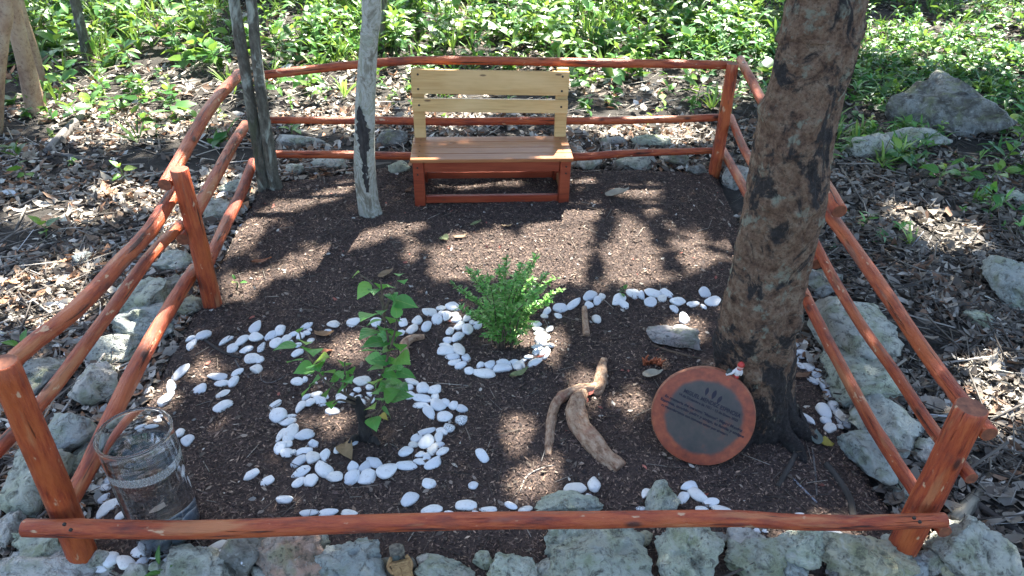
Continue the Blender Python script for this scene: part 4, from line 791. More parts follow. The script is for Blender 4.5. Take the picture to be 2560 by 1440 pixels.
# ------------------------------------------------------------------ roots, wood pieces, branches
def stick(name, pix, wpx, mat, label, cat, col=None, group=None, lift=.5, n=None, bump=.10, lump=.1, rise=None, seg=9):
    P = []; R = []
    wl = np.interp(np.linspace(0, 1, len(pix)), np.linspace(0, 1, np.size(wpx)), np.atleast_1d(wpx).astype(float))
    for i, (x, y) in enumerate(pix):
        q = GT(x, y); r = wl[i]/2/pxm(q); q = GT(x, y, r*lift+(rise[i] if rise else 0)); P.append(q); R.append(r)
    b = np.mean(P, 0); v, f, t, mi = tube(P, R, n=n or max(8, 5*len(P)), seg=seg, bump=bump, bfreq=9, seed=len(label)+len(pix)*3+pix[0][0]*.013, lump=lump, origin=b)
    o = link(name, pymesh(name, v, f, tc=t, midx=mi, mats=(mat, mat)), None, None, b)
    if col: o.color = (*col, 1)
    return tag(o, label, cat, group)
fr = empty('exposed_root', GT(1460, 1000), 'rough tan forked root half buried in front of the plaque', 'root')
def fork(pix, wpx, rise, seed):
    P = []; R = []
    wl = np.interp(np.linspace(0, 1, len(pix)), np.linspace(0, 1, len(wpx)), np.array(wpx, float))
    for i, (x, y) in enumerate(pix):
        q = GT(x, y); rr_ = wl[i]/2/pxm(q); P.append(GT(x, y, rr_*.25+rise[i])); R.append(rr_)
    b = np.array(fr.location); v, f, t, mi = tube(P, R, n=70, seg=24, bump=.30, bfreq=16, seed=seed, lump=.55, origin=b, fine=.05)
    link('root_branch', pymesh('root_branch', v, f, tc=t, midx=mi, mats=('root_wood', 'root_wood')), None, fr)
fork([(1371, 1140), (1375, 1085), (1382, 1030), (1404, 992), (1440, 975), (1478, 972), (1498, 968)], [18, 24, 25, 26, 26, 28], [-.006, .0, .008, .014, .014, .008, 0], 3)
fork([(1508, 900), (1504, 934), (1498, 968), (1482, 984)], [18, 28, 32, 26], [-.008, .006, .006, -.004], 8)
fork([(1462, 978), (1440, 1010), (1444, 1055), (1476, 1100), (1516, 1140), (1550, 1172)], [26, 44, 54, 52, 46, 38], [.0, .008, .010, .006, .0, -.008], 13)
stick('wooden_peg', [(1461, 768), (1463, 800), (1466, 838)], [13, 16, 18], 'root_wood', 'upright peg of tan wood below the pebble line', 'peg', rise=[.03, .015, 0], n=14)
stick('wood_knot', [(1012, 884), (1010, 862), (1030, 846), (1060, 842)], [26, 24, 20, 14], 'root_wood', 'pale gnarled wood knot between the two plants', 'wood knot', rise=[0, .004, .004, 0], n=24, bump=.3, lump=.5)
DK, GY, PALE, BR_ = (.06, .052, .045), (.22, .20, .18), (.46, .42, .37), (.20, .13, .08)
STK = [
 ([(122, 378), (160, 336), (226, 270)], 24, GY, 'thick grey dead log on the left litter'),
 ([(180, 354), (228, 340), (276, 322)], 10, PALE, 'pale stick next to the thick grey log'),
 ([(330, 262), (440, 196), (588, 98)], 7, PALE, 'long straight pale stick leaning towards the twin tree'),
 ([(330, 210), (380, 186), (432, 160)], 5, PALE, 'short pale stick left of the long straight stick'),
 ([(0, 428), (70, 408), (134, 390)], 6, GY, 'thin grey twig at the left border in the litter'),
 ([(128, 386), (168, 388), (212, 398)], 9, GY, 'grey stick below the thick grey log'),
 ([(2, 472), (90, 476), (178, 480)], 8, PALE, 'pale straight stick at the left border below the logs'),
 ([(20, 672), (66, 650), (120, 616)], 18, DK, 'dark rotten branch at the left border'),
 ([(206, 614), (252, 604), (300, 600)], 10, GY, 'grey stick above the left top rail'),
 ([(146, 582), (240, 566), (332, 560)], 9, DK, 'dark thin branch above the grey stick at left'),
 ([(2, 705), (40, 708), (82, 712)], 9, PALE, 'pale peeled stick at the left border below the rotten branch'),
 ([(60, 620), (130, 600), (200, 592)], 6, GY, 'thin curved grey stick over the left litter'),
 ([(2296, 686), (2368, 714), (2440, 768), (2570, 850)], 17, DK, 'long dark branch on the right litter'),
 ([(2300, 402), (2312, 436), (2346, 464), (2420, 466), (2484, 470)], 10, (.24, .27, .24), 'curved greenish branch below the boulder'),
 ([(2420, 520), (2360, 590), (2300, 648)], 5, PALE, 'thin pale stick right of the right top rail'),
 ([(2436, 1256), (2500, 1300), (2580, 1356)], 20, DK, 'dark branch at the lower right border'),
 ([(2384, 1308), (2418, 1266), (2456, 1222)], [44, 36, 22], (.27, .24, .18), 'broken grey branch stub behind the front right post'),
 ([(2066, 1160), (2100, 1204), (2126, 1250), (2134, 1296)], 17, DK, 'bent dark root in the soil right of the big tree'),
 ([(1992, 1128), (1968, 1176), (1944, 1216)], 13, DK, 'short dark root running from the big tree foot'),
 ([(1974, 1188), (2006, 1220), (2042, 1256)], 5, (.36, .38, .42), 'thin straight bluish twig behind the right part of the rail'),
 ([(2030, 1118), (2038, 1180), (2042, 1240)], 5, GY, 'thin upright grey twig right of the big tree'),
 ([(1636, 866), (1690, 882), (1752, 897)], 7, BR_, 'thin brown twig below the half buried rock'),
 ([(511, 849), (544, 873), (572, 886), (604, 896)], 7, DK, 'dark crooked twig below the left pebble line'),
 ([(588, 900), (602, 924), (622, 944)], 5, GY, 'short grey twig under the left pebble line'),
 ([(652, 930), (654, 950), (680, 956), (720, 936)], 3, GY, 'hooked thin rootlet left of the leafy shrub'),
 ([(1300, 1228), (1318, 1190), (1360, 1168), (1384, 1164)], 4, PALE, 'bent thin pale twig in front of the looped root'),
 ([(1150, 470), (1120, 500), (1095, 520)], 3, BR_, 'fine twig under the bench front'),
 ([(2220, 690), (2290, 672), (2350, 690)], 10, BR_, 'brown stick outside the right top rail'),
 ([(2330, 590), (2290, 660), (2262, 730)], 6, GY, 'grey twig crossing the litter right of the rails'),
 ([(2180, 560), (2250, 536), (2340, 528)], 6, GY, 'thin grey stick below the curved greenish branch'),
 ([(2450, 930), (2500, 960), (2556, 985)], 8, PALE, 'pale stick at the right border beside the rails'),
 ([(700, 96), (716, 40), (736, -20)], 7, GY, 'grey slanting branch right of the twin tree'),
 ([(470, 190), (500, 160), (560, 176)], 4, PALE, 'bare pale twig tangled left of the twin tree'),
]
for pix, wd, c, lb in STK: stick('fallen_branch', pix, wd, 'stick_wood', lb, 'branch', c, 'fallen branches on the forest floor' if pix[0][1] < 720 or pix[0][0] > 2200 else None, bump=.14, rise=None)
# splintered orange wood by the plaque
p = GT(1628, 912); s = 1/pxm(p); e = empty('rotten_wood', p, 'clump of splintered orange rotten wood above the plaque', 'wood')
for i in range(16):
    x = random.uniform(-26, 26)*s; hgt = random.uniform(14, 30)*s
    pole('splinter', [(x, random.uniform(-8, 10)*s, -.004), (x*1.2+random.uniform(-6, 6)*s, random.uniform(-10, 6)*s, hgt*.6), (x*1.35, random.uniform(-14, 4)*s, hgt)], [3.2*s, 3*s, 1.6*s], ('paint_rust', 'paint_rust'), e, n=6, seg=6)

# ------------------------------------------------------------------ leaf blades (unit length, base at the origin)
def blade(name, prof, mat, curl=.12, fold=.12, wave=.02, seed=0, petiole=.0):
    v = []; f = []; n = len(prof)
    for i, (t, wd) in enumerate(prof):
        for k, u in enumerate((-1, -.5, 0, .5, 1)):
            z = fold*abs(u)*wd*1.2-curl*(t-.35)**2*1.3+wave*math.sin(7*t+3*u+seed)
            v.append((t, u*wd, z))
    for i in range(n-1):
        for k in range(4): a = i*5+k; f.append((a, a+1, a+6, a+5))
    if petiole:
        b = len(v); r = .012
        for x, z in ((-petiole, -.05), (.02, 0)):
            for q in range(3): v.append((x, r*math.cos(q*2.1), z+r*math.sin(q*2.1)))
        for q in range(3): f.append((b+q, b+(q+1) % 3, b+3+(q+1) % 3, b+3+q))
    me = pymesh(name, v, f); me.materials.append(MATS[mat]); return me
OV = [(0, .02), (.06, .20), (.18, .34), (.34, .38), (.52, .32), (.70, .21), (.86, .09), (1, .004)]
LN = [(0, .01), (.12, .09), (.3, .15), (.5, .16), (.7, .12), (.87, .06), (1, .003)]
BD_ = [(0, .02), (.08, .17), (.25, .29), (.45, .31), (.65, .25), (.85, .12), (1, .005)]
SHL = [blade('shrub_leaf', [(t, wd*(1+.12*(k-1))) for t, wd in OV], 'shrub_leaf', .10+.1*k, .10, .015, k, .18) for k in range(4)]
SDL = [blade('seedling_leaf', LN, 'seedling_leaf', .35, .12, .01, 1, .05), blade('seedling_leaf', BD_, 'seedling_leaf', .25, .10, .02, 2, .1), blade('seedling_leaf', [(t, wd*.8) for t, wd in BD_], 'seedling_leaf', .45, .15, .02, 3, .1)]
FLL = [blade('fallen_leaf', BD_, 'fallen_leaf', -.5, .28, .05, 1), blade('fallen_leaf', [(t, wd*.75) for t, wd in BD_], 'fallen_leaf', -.25, -.2, .05, 2), blade('fallen_leaf', OV, 'fallen_leaf', .5, .25, .06, 3), blade('fallen_leaf', [(t, wd*1.15) for t, wd in LN], 'fallen_leaf', -.4, .35, .04, 4)]
def orient(o, direction, rollang):
    d = Vector(direction).normalized(); up = Vector((0, 0, 1)); y = up.cross(d); y = y.normalized() if y.length > 1e-4 else Vector((0, 1, 0)); z = d.cross(y)
    M = Matrix((d, y, z)).transposed() @ Matrix.Rotation(rollang, 3, 'X'); o.rotation_euler = M.to_euler()

# ------------------------------------------------------------------ leafy shrub on its dark stump
sb = GT(908, 1092); shrub = empty('leafy_shrub', sb, 'young shrub with broad heart-shaped leaves growing from a dark stump', 'shrub'); s = 1/pxm(sb)
def sp(px, py, dy=0.0): return V(px, py, sb[1]+dy)-sb
v, f = join_geo([tube([sp(915, 1100)-np.array([0, 0, .03]), sp(912, 1060), sp(902, 1020), sp(893, 995)], [23*s, 15*s, 11*s, 7*s], n=18, seg=14, bump=.35, bfreq=40, seed=3)[:2],
                 tube([sp(912, 1050), sp(890, 1015), sp(868, 996)], [12*s, 8*s, 5*s], n=10, seg=10, bump=.3, bfreq=40, seed=5)[:2],
                 tube([sp(918, 1100)-np.array([0, 0, .02]), sp(935, 1098, -.03), sp(948, 1106, -.05)-np.array([0, 0, .01])], [14*s, 9*s, 4*s], n=8, seg=8, bump=.3, seed=6)[:2],
                 tube([sp(905, 1100)-np.array([0, 0, .02]), sp(888, 1094, -.02), sp(872, 1102, -.05)-np.array([0, 0, .01])], [14*s, 9*s, 4*s], n=8, seg=8, bump=.3, seed=8)[:2]])
link('stump', pymesh('stump', v, f), 'dark_stump', shrub)
STEMS = [[(905, 1040, 0), (935, 985, .01), (960, 920, 0), (972, 870, -.02), (962, 800, 0), (950, 740, .01), (925, 705, .02), (893, 682, .02)],
         [(957, 790, 0), (975, 745, 0), (990, 715, .01), (1000, 680, .02)], [(960, 800, 0), (958, 760, -.02), (952, 705, -.02)],
         [(972, 880, -.02), (985, 840, -.04), (992, 800, -.04)], [(893, 1000, 0), (862, 985, -.02), (815, 955, -.03), (780, 905, -.02), (757, 860, 0), (748, 828, 0)],
         [(862, 985, -.02), (862, 950, -.03), (862, 905, -.02)], [(905, 1045, 0), (940, 1030, -.03), (955, 1010, -.04)], [(890, 1010, 0), (850, 1000, -.04), (832, 1010, -.04)]]
SPTS = []
for st in STEMS:
    P = [sp(*q) for q in st]; pole('stem', P, [3.6*s, 2.6*s, 1.6*s], ('stem_brown', 'stem_brown'), shrub, n=18, seg=7, bump=.1)
    SPTS += [(p, pp) for p, pp in zip(spline(P, 40), spline(np.array(st)[:, :2], 40))]
SL = [(355,45,22),(390,115,30),(470,95,26),(440,115,24),(510,100,24),(548,45,22),(565,75,18),(515,140,22),(572,172,40),(535,205,26),(470,210,22),(410,225,36),(520,250,40),(440,255,24),(415,305,38),(480,285,26),(530,310,34),(440,350,38),(500,335,28),(545,360,32),(425,385,36),(480,375,26),(505,380,26),(560,420,34),(470,430,32),(520,460,30),(455,460,30),(548,458,22),(575,490,34),(505,490,28),(480,520,28),(440,520,30),(530,525,32),(480,550,32),(555,590,36),(510,580,32),(470,600,32),(425,635,32),(495,660,26),(435,705,28),
      (105,295,20),(45,365,34),(130,345,28),(160,380,36),(80,430,38),(200,420,36),(130,465,32),(180,450,34),(235,480,38),(175,515,40),(305,440,28),(325,475,26),(265,505,30),(290,490,24),(320,515,26),(295,540,40),(140,560,40),(230,565,36),(250,620,26),(462,330,30),(505,425,28),(448,565,30),(520,545,26),(560,545,26),(495,300,24),(430,420,30)]
for i, (zx, zy, sz) in enumerate(SL):
    px, py = 690+zx/1.781, 660+zy/1.781
    dd = [math.hypot(pp[0]-px, pp[1]-py) for _, pp in SPTS]; j = int(np.argmin(np.array(dd)+np.array([0 if pp[1] > py-4 else 6 for _, pp in SPTS]))); anchor, app = SPTS[j]
    dy = random.uniform(-.05, .03); c = sp(px, py, dy); d = c-anchor
    if np.linalg.norm(d) < .012: d = np.array([random.uniform(-1, 1), random.uniform(-1, .2), .3])
    d = d/np.linalg.norm(d); d[2] -= .05; d[1] -= random.uniform(.0, .5); d = d/np.linalg.norm(d); Ln = sz*1.55*s
    o = link('leaf', SHL[i % 4], None, shrub, c-d*Ln*.45); o.scale = (Ln, Ln, Ln); orient(o, d, random.uniform(-.5, .5))

# ------------------------------------------------------------------ generic leaf cloud (numpy)
LT_t = np.array([0, .33, .33, .33, .72, .72, .72, 1.0]); LT_s = np.array([0, -1, 0, 1, -1, 0, 1, 0.0]); LT_w = np.array([0, 1, 1, 1, .72, .72, .72, 0.0])
LT_f = np.array([[0, 2, 1], [0, 3, 2], [1, 2, 5], [1, 5, 4], [2, 3, 6], [2, 6, 5], [4, 5, 7], [5, 6, 7]])
def rotm(yaw, pitch, roll):
    cy, sy, cp, sp_, cr, sr = np.cos(yaw), np.sin(yaw), np.cos(pitch), np.sin(pitch), np.cos(roll), np.sin(roll)
    ex_ = np.stack([cy*cp, sy*cp, sp_], -1); y0 = np.stack([-sy, cy, 0*sy], -1); z0 = np.cross(ex_, y0)
    return ex_, y0*cr[:, None]+z0*sr[:, None], -y0*sr[:, None]+z0*cr[:, None]
def leaves_geo(P, yaw, pitch, roll, Ln, Wd, curl, fold, centred=True):
    a, b, c = rotm(yaw, pitch, roll); lx = (LT_t-(.5 if centred else 0))[None]*Ln[:, None]; ly = (LT_s*LT_w)[None]*Wd[:, None]*.5
    lz = fold[:, None]*np.abs(LT_s*LT_w)[None]*Wd[:, None]*.5+curl[:, None]*Ln[:, None]*((LT_t-.4)**2)[None]
    Vv = P[:, None]+lx[..., None]*a[:, None]+ly[..., None]*b[:, None]+lz[..., None]*c[:, None]; n = len(P)
    return Vv.reshape(-1, 3), (np.arange(n)[:, None, None]*8+LT_f[None]).reshape(-1, 3)
def sticks_geo(A, B, r):
    d = B-A; d = d/np.linalg.norm(d, axis=1)[:, None]; ref = np.tile([[.0, 0, 1]], (len(A), 1)); ref[np.abs(d[:, 2]) > .9] = (1, 0, 0); x = np.cross(d, ref); x /= np.linalg.norm(x, axis=1)[:, None]; y = np.cross(d, x); vs = []
    for E_ in (A, B):
        for k in range(3): t = 2*PI*k/3; vs.append(E_+(x*math.cos(t)+y*math.sin(t))*r[:, None])
    Vv = np.stack(vs, 1); fs = np.array([[0, 1, 4], [0, 4, 3], [1, 2, 5], [1, 5, 4], [2, 0, 3], [2, 3, 5], [3, 4, 5], [0, 2, 1]]); n = len(A)
    return Vv.reshape(-1, 3), (np.arange(n)[:, None, None]*6+fs[None]).reshape(-1, 3)
def cat_geo(gs):
    V_, F_, C_, o = [], [], [], 0
    for v_, f_, c_ in gs: V_.append(v_); F_.append(f_+o); C_.append(c_); o += len(v_)
    return np.concatenate(V_), np.concatenate(F_), np.concatenate(C_)
def pal(n, cols, wts, var=.25):
    cols = np.array(cols); k = RNG.choice(len(cols), n, p=np.array(wts)/np.sum(wts)); return cols[k]*np.exp(RNG.normal(0, var, (n, 1)))

# ------------------------------------------------------------------ feathery bush
fb = GT(1262, 872); bush = empty('feathery_bush', fb, 'bright green bush of tiny fern-like leaves inside its pebble ring', 'bush'); s = 1/pxm(fb)
gs = []; tips = [(1128, 705), (1142, 760), (1165, 668), (1185, 700), (1205, 745), (1220, 690), (1245, 665), (1262, 720), (1285, 680), (1310, 650), (1345, 632), (1335, 690), (1362, 715), (1398, 690), (1412, 716), (1380, 755), (1170, 790), (1230, 780), (1290, 760), (1340, 780), (1210, 830), (1310, 830), (1268, 640), (1328, 660), (1190, 675), (1370, 680)]
for i, (tx, ty) in enumerate(tips):
    bx0 = 1262+random.uniform(-22, 22); dyt = random.uniform(-.13, .16); B0 = V(bx0, 874, fb[1])-fb; Tp = V(tx, ty+random.uniform(-6, 6), fb[1]+dyt)-fb
    Md = B0*.45+Tp*.55+np.array([(B0[0]-Tp[0])*.18, 0, .02]); P = spline([B0-np.array([0, 0, .015]), B0*.6+Md*.4+np.array([0, 0, .01]), Md, Tp], 36)
    pole('stem', P[::5].tolist()+[P[-1]], [2.0*s, 1.4*s, .6*s], ('stem_brown', 'stem_brown'), bush, n=14, seg=5, bump=.05)
    L = np.linalg.norm(Tp-B0); nl = int(42+L/s*.36)
    for side_branch in range(3):
        k0 = random.randint(8, 30); dirn = np.array([random.uniform(-1, 1), random.uniform(-1, 1), random.uniform(.1, .8)]); dirn /= np.linalg.norm(dirn); ln = random.uniform(22, 52)*s
        Q = P[k0]+dirn*np.linspace(0, 1, 9)[:, None]*ln; k = np.repeat(np.arange(1, 9), 2)
        n = len(k); yaw = np.arctan2(dirn[1], dirn[0])+np.tile([1.0, -1.0], n//2)*RNG.uniform(.6, 1.2, n); c = pal(n, [(.10, .32, .07), (.18, .44, .10), (.28, .52, .14), (.42, .58, .22)], [3, 4, 3, 1.6], .22)
        g = leaves_geo(Q[k], yaw, RNG.uniform(-.1, .6, n), RNG.uniform(-.6, .6, n), RNG.uniform(10, 16, n)*s, RNG.uniform(4.2, 6.2, n)*s, RNG.uniform(-.3, .1, n), np.full(n, .1), False); gs.append((*g, np.repeat(c, 8, 0)))
    n = int(nl*1.15); t = RNG.uniform(.32, 1, n)**.75; k = np.clip((t*35).astype(int), 0, 35); yaw = RNG.uniform(0, 2*PI, n)
    c = pal(n, [(.10, .32, .07), (.18, .44, .10), (.28, .52, .14), (.42, .58, .22)], [3, 4, 3, 1.6], .22)
    g = leaves_geo(P[k], yaw, RNG.uniform(-.2, .8, n), RNG.uniform(-.7, .7, n), RNG.uniform(10, 18, n)*s, RNG.uniform(4.2, 6.5, n)*s, RNG.uniform(-.3, .1, n), np.full(n, .1), False); gs.append((*g, np.repeat(c, 8, 0)))
v_, f_, c_ = cat_geo(gs); o = link('foliage', trimesh('foliage', v_, f_, c_), 'green_leaves', bush); tag(o, 'dense tiny leaflets of the feathery bush', kind='stuff')

# ------------------------------------------------------------------ seedlings: each plant a thing, each leaf a part
def seedling(px, py, h, nl, Ln, kind, label, group, spread=1.0):
    b = GT(px, py); e = empty('seedling', b, label, 'seedling', group); top = np.array([random.uniform(-.25, .25)*h, random.uniform(-.3, .15)*h, h]); P = spline([(0, 0, -.02), top*.5+np.array([random.uniform(-.02, .02), 0, .01]), top], 10)
    pole('stem', P, [.0035, .003, .0018], ('stem_green', 'stem_green'), e, n=8, seg=5, bump=.03); a0 = random.uniform(0, 6)
    for i in range(nl):
        t = .35+.65*(i+1)/nl; q = P[min(9, int(t*9))]; a = a0+i*2.4+random.uniform(-.4, .4); pt = random.uniform(-.15, .55) if i < nl-2 else random.uniform(.5, 1.0)
        d = np.array([math.cos(a)*math.cos(pt)*spread, math.sin(a)*math.cos(pt)*spread, math.sin(pt)]); ll = Ln*random.uniform(.75, 1.2)*(1 if i < nl-2 else .8)
        o = link('leaf', SDL[kind if random.random() < .8 else (kind+1) % 3], None, e, q+d*.012); o.scale = (ll, ll*random.uniform(.85, 1.15), ll); orient(o, d, random.uniform(-.5, .5))
def seeds(n, box_, h, nl, Ln, kinds, label, group):
    k = 0
    while k < n:
        x = random.uniform(box_[0], box_[2]); y = random.uniform(box_[1], box_[3])
        seedling(x, y, random.uniform(*h), random.randint(*nl), random.uniform(*Ln), random.choice(kinds), label, group); k += 1
seeds(36, (965, 78, 1920, 160), (.18, .42), (6, 10), (.10, .17), (0, 0, 2), 'leafy green seedling in the undergrowth behind the bench', 'seedlings behind the bench')
seeds(16, (640, 70, 900, 172), (.14, .32), (6, 9), (.08, .14), (0, 0, 2), 'narrow-leaved seedling between the twin tree and the pale tree', 'seedlings behind the left of the rear rails')
seeds(30, (60, 60, 590, 200), (.12, .34), (5, 9), (.09, .16), (1, 1, 2), 'broad-leaved seedling in the upper left undergrowth', 'seedlings at upper left')
seeds(14, (0, 200, 560, 330), (.05, .14), (4, 6), (.07, .11), (1, 2), 'low broad-leaved weed in the sunlit left litter', 'weeds in the left litter')
seeds(26, (2120, 50, 2560, 190), (.10, .26), (6, 10), (.06, .11), (0, 1, 2), 'small-leaved seedling in the upper right undergrowth', 'seedlings at upper right')
seeds(20, (2080, 200, 2560, 480), (.04, .12), (4, 8), (.06, .10), (0, 1, 2), 'low green weed round the boulder on the right', 'weeds round the boulder')
seedling(1742, 250, .16, 7, .16, 0, 'bright yellow-green strap-leaved plant near the rear right post', None)
seedling(1880, 256, .10, 5, .11, 0, 'small yellow-green plant just behind the right rails', None)
seedling(700, 235, .12, 7, .14, 0, 'fresh green plant just right of the twin tree', None)
seedling(728, 345, .08, 5, .07, 1, 'tiny green sprout under the rear middle rail', None)
seedling(112, 595, .07, 4, .075, 1, 'bright green sprout in the left litter beside the dark branch', None)
seedling(66, 890, .05, 3, .06, 1, 'tiny sprout in the left litter near the front left post', None)
seedling(318, 452, .09, 4, .06, 1, 'thin sprout in the left litter above the left top rail', None)
seedling(364, 335, .09, 3, .07, 1, 'two-leaved sprout in the left litter beside the far rail', None)
seedling(590, 720, .03, 3, .03, 1, 'tiny green sprout at the foot of the left middle post', None)
seedling(1560, 742, .025, 3, .03, 1, 'tiny sprout in the pebble line right of the feathery bush', None)
seedling(410, 1445, .05, 3, .05, 0, 'green blade of a sprout by the bottom left rocks', None)

# ------------------------------------------------------------------ single fallen leaves
TAN, BRN, YEL, GRN, RED, PLE = (.36, .24, .13), (.22, .11, .06), (.55, .45, .08), (.28, .33, .14), (.32, .06, .04), (.52, .47, .36)
FL = [(1542, 491, 54, 0, PLE, 'pale yellow leaf lying on the mulch right of the bench'), (1150, 592, 34, .2, TAN, 'tan leaf in the sunny mulch in front of the bench'), (1108, 596, 26, 2.8, GRN, 'greenish leaf beside the tan leaf in front of the bench'),
 (655, 656, 44, .3, (.38, .14, .06), 'orange-brown leaf on the mulch right of the left middle post'), (965, 690, 40, .6, TAN, 'curled tan leaf behind the leafy shrub'), (812, 838, 52, -.3, (.33, .18, .08), 'crumpled brown leaf in the left pebble line'),
 (866, 1128, 52, -1.0, (.40, .26, .12), 'bitten tan leaf inside the shrub ring'), (1298, 936, 52, .6, GRN, 'olive leaf against the front of the feathery bush ring'), (1630, 940, 46, .1, PLE, 'pale dry leaf above the plaque'),
 (2003, 940, 46, .1, BRN, 'brown leaf in the right pebble line beside the big tree'), (2072, 1108, 36, .2, YEL, 'yellow leaf right of the big tree foot'), (1022, 477, 32, 1.2, BRN, 'reddish-brown leaf left of the bench legs'),
 (1190, 564, 26, .3, GRN, 'small green leaf in the mulch in front of the bench'), (1268, 565, 26, .1, TAN, 'small tan leaf in front of the middle of the bench'), (960, 1045, 24, -.6, YEL, 'small yellow leaf beside the shrub stump'),
 (1478, 985, 26, 1.0, RED, 'red leaf on the looped root'), (1460, 1002, 26, 2.0, RED, 'darker red leaf on top of the thick root'), (1352, 893, 22, .4, RED, 'small red leaf on the right of the feathery bush ring'), (820, 878, 26, 1.0, (.36, .12, .05), 'small orange leaf behind the left shrub leaves'),
 (2300, 672, 60, .4, BRN, 'brown leaf outside the right top rail'), (2040, 1100, 40, 1.4, (.20, .25, .22), 'grey-green leaf at the end of the right pebble line'), (1760, 1240, 22, .2, RED, 'small red leaf scrap in front of the plaque')]
for i, (px, py, sz, yaw, c, lb) in enumerate(FL):
    P = GT(px, py, .008); q = sz/pxm(P)*1.1; o = link('fallen_leaf', FLL[i % 4], None, None, P-np.array([math.cos(yaw), math.sin(yaw), 0])*q*.5+np.array([0, 0, .006])); o.scale = (q, q, q); o.rotation_euler = (random.uniform(-.25, .25), random.uniform(-.12, .12), yaw); o.color = (*c, 1); tag(o, lb, 'leaf')
def litter_leaves(n, box_, label, group, cols):
    for i in range(n):
        px, py = random.uniform(box_[0], box_[2]), random.uniform(box_[1], box_[3]); P = GT(px, py, .02)
        if in_poly(np.array(P[0]), np.array(P[1])): continue
        q = random.uniform(.055, .11); yaw = random.uniform(0, 6.28); o = link('fallen_leaf', FLL[random.randint(0, 3)], None, None, P); o.scale = (q, q*random.uniform(.8, 1.1), q); o.rotation_euler = (random.uniform(-.5, .5), random.uniform(-.4, .4), yaw); c = random.choice(cols); o.color = (*c, 1); tag(o, label, 'leaf', group)
LCOL = [(.50, .45, .38), (.40, .33, .25), (.30, .20, .13), (.58, .54, .47), (.44, .26, .15)]
litter_leaves(70, (0, 190, 600, 700), 'dry leaf lying on top of the litter left of the fence', 'dry leaves left of the fence', LCOL)
litter_leaves(40, (660, 180, 1800, 360), 'dry leaf lying on the litter behind the rear rails', 'dry leaves behind the rear rails', LCOL)
litter_leaves(50, (2180, 400, 2560, 1300), 'dry leaf lying on the litter right of the fence', 'dry leaves right of the fence', [(.24, .21, .17), (.34, .30, .25), (.20, .15, .11), (.42, .38, .32)])

# ------------------------------------------------------------------ mulch, leaf litter, twigs, undergrowth: uncountable stuff
def pts_in(n, box_, test):
    out = []; m = 0
    while m < n:
        P = np.stack([RNG.uniform(box_[0], box_[2], n), RNG.uniform(box_[1], box_[3], n)], -1); P = P[test(P[:, 0], P[:, 1])]; out.append(P); m += len(P)
    return np.concatenate(out)[:n]
gs = []
n = 230000; P = pts_in(n, (-1.5, 1.0, 1.6, 4.0), lambda x, y: in_poly(x, y)); z = surf(P[:, 0], P[:, 1])+RNG.uniform(.0, .006, n)
L_ = RNG.gamma(2.6, .0025, n)+.0028; c = pal(n, [(.032, .022, .019), (.082, .054, .044), (.160, .106, .080), (.26, .175, .122), (.38, .28, .20)], [28, 30, 26, 15, 1.8], .24)
a, b, cc = rotm(RNG.uniform(0, 2*PI, n), RNG.normal(0, .3, n), RNG.normal(0, .5, n)); W_ = L_*RNG.uniform(.12, .42, n)
P3 = np.column_stack([P, z]); q = np.stack([P3-a*L_[:, None]*.5, P3+b*W_[:, None]*.5+cc*.0006, P3+a*L_[:, None]*.5, P3-b*W_[:, None]*.5+cc*.0006], 1)
gs.append((q.reshape(-1, 3), (np.arange(n)[:, None, None]*4+np.array([[0, 1, 2], [0, 2, 3]])[None]).reshape(-1, 3), np.repeat(c, 4, 0)))
n = 1500; P = pts_in(n, (-1.5, 1.0, 1.6, 4.0), lambda x, y: in_poly(x, y)); z = surf(P[:, 0], P[:, 1])+.004; A_ = np.column_stack([P, z]); yw = RNG.uniform(0, 6.28, n); ln = RNG.gamma(3, .016, n)+.015
B_ = A_+np.stack([np.cos(yw)*ln, np.sin(yw)*ln, RNG.uniform(-.004, .012, n)], -1); g = sticks_geo(A_, B_, RNG.uniform(.0006, .0016, n)); gs.append((*g, np.repeat(pal(n, [(.05, .04, .032), (.14, .11, .085), (.30, .26, .21)], [4, 3, 1]), 6, 0)))
n = 1800; P = pts_in(n, (-1.5, 1.0, 1.6, 4.0), lambda x, y: in_poly(x, y)); z = surf(P[:, 0], P[:, 1])+.005; q = RNG.uniform(.008, .026, n)
g = leaves_geo(np.column_stack([P, z]), RNG.uniform(0, 6.28, n), RNG.normal(0, .25, n), RNG.normal(0, .4, n), q, q*.5, RNG.uniform(-.6, .8, n), RNG.uniform(-.4, .4, n)); gs.append((*g, np.repeat(pal(n, [(.10, .075, .055), (.22, .17, .13), (.42, .38, .32), (.30, .10, .07)], [4, 3, 1.4, .5]), 8, 0)))
v_, f_, c_ = cat_geo(gs); o = link('mulch', trimesh('mulch', v_, f_, c_), 'mulch_chips'); tag(o, 'fine dark bark mulch covering the soil inside the fence', 'mulch', kind='stuff')

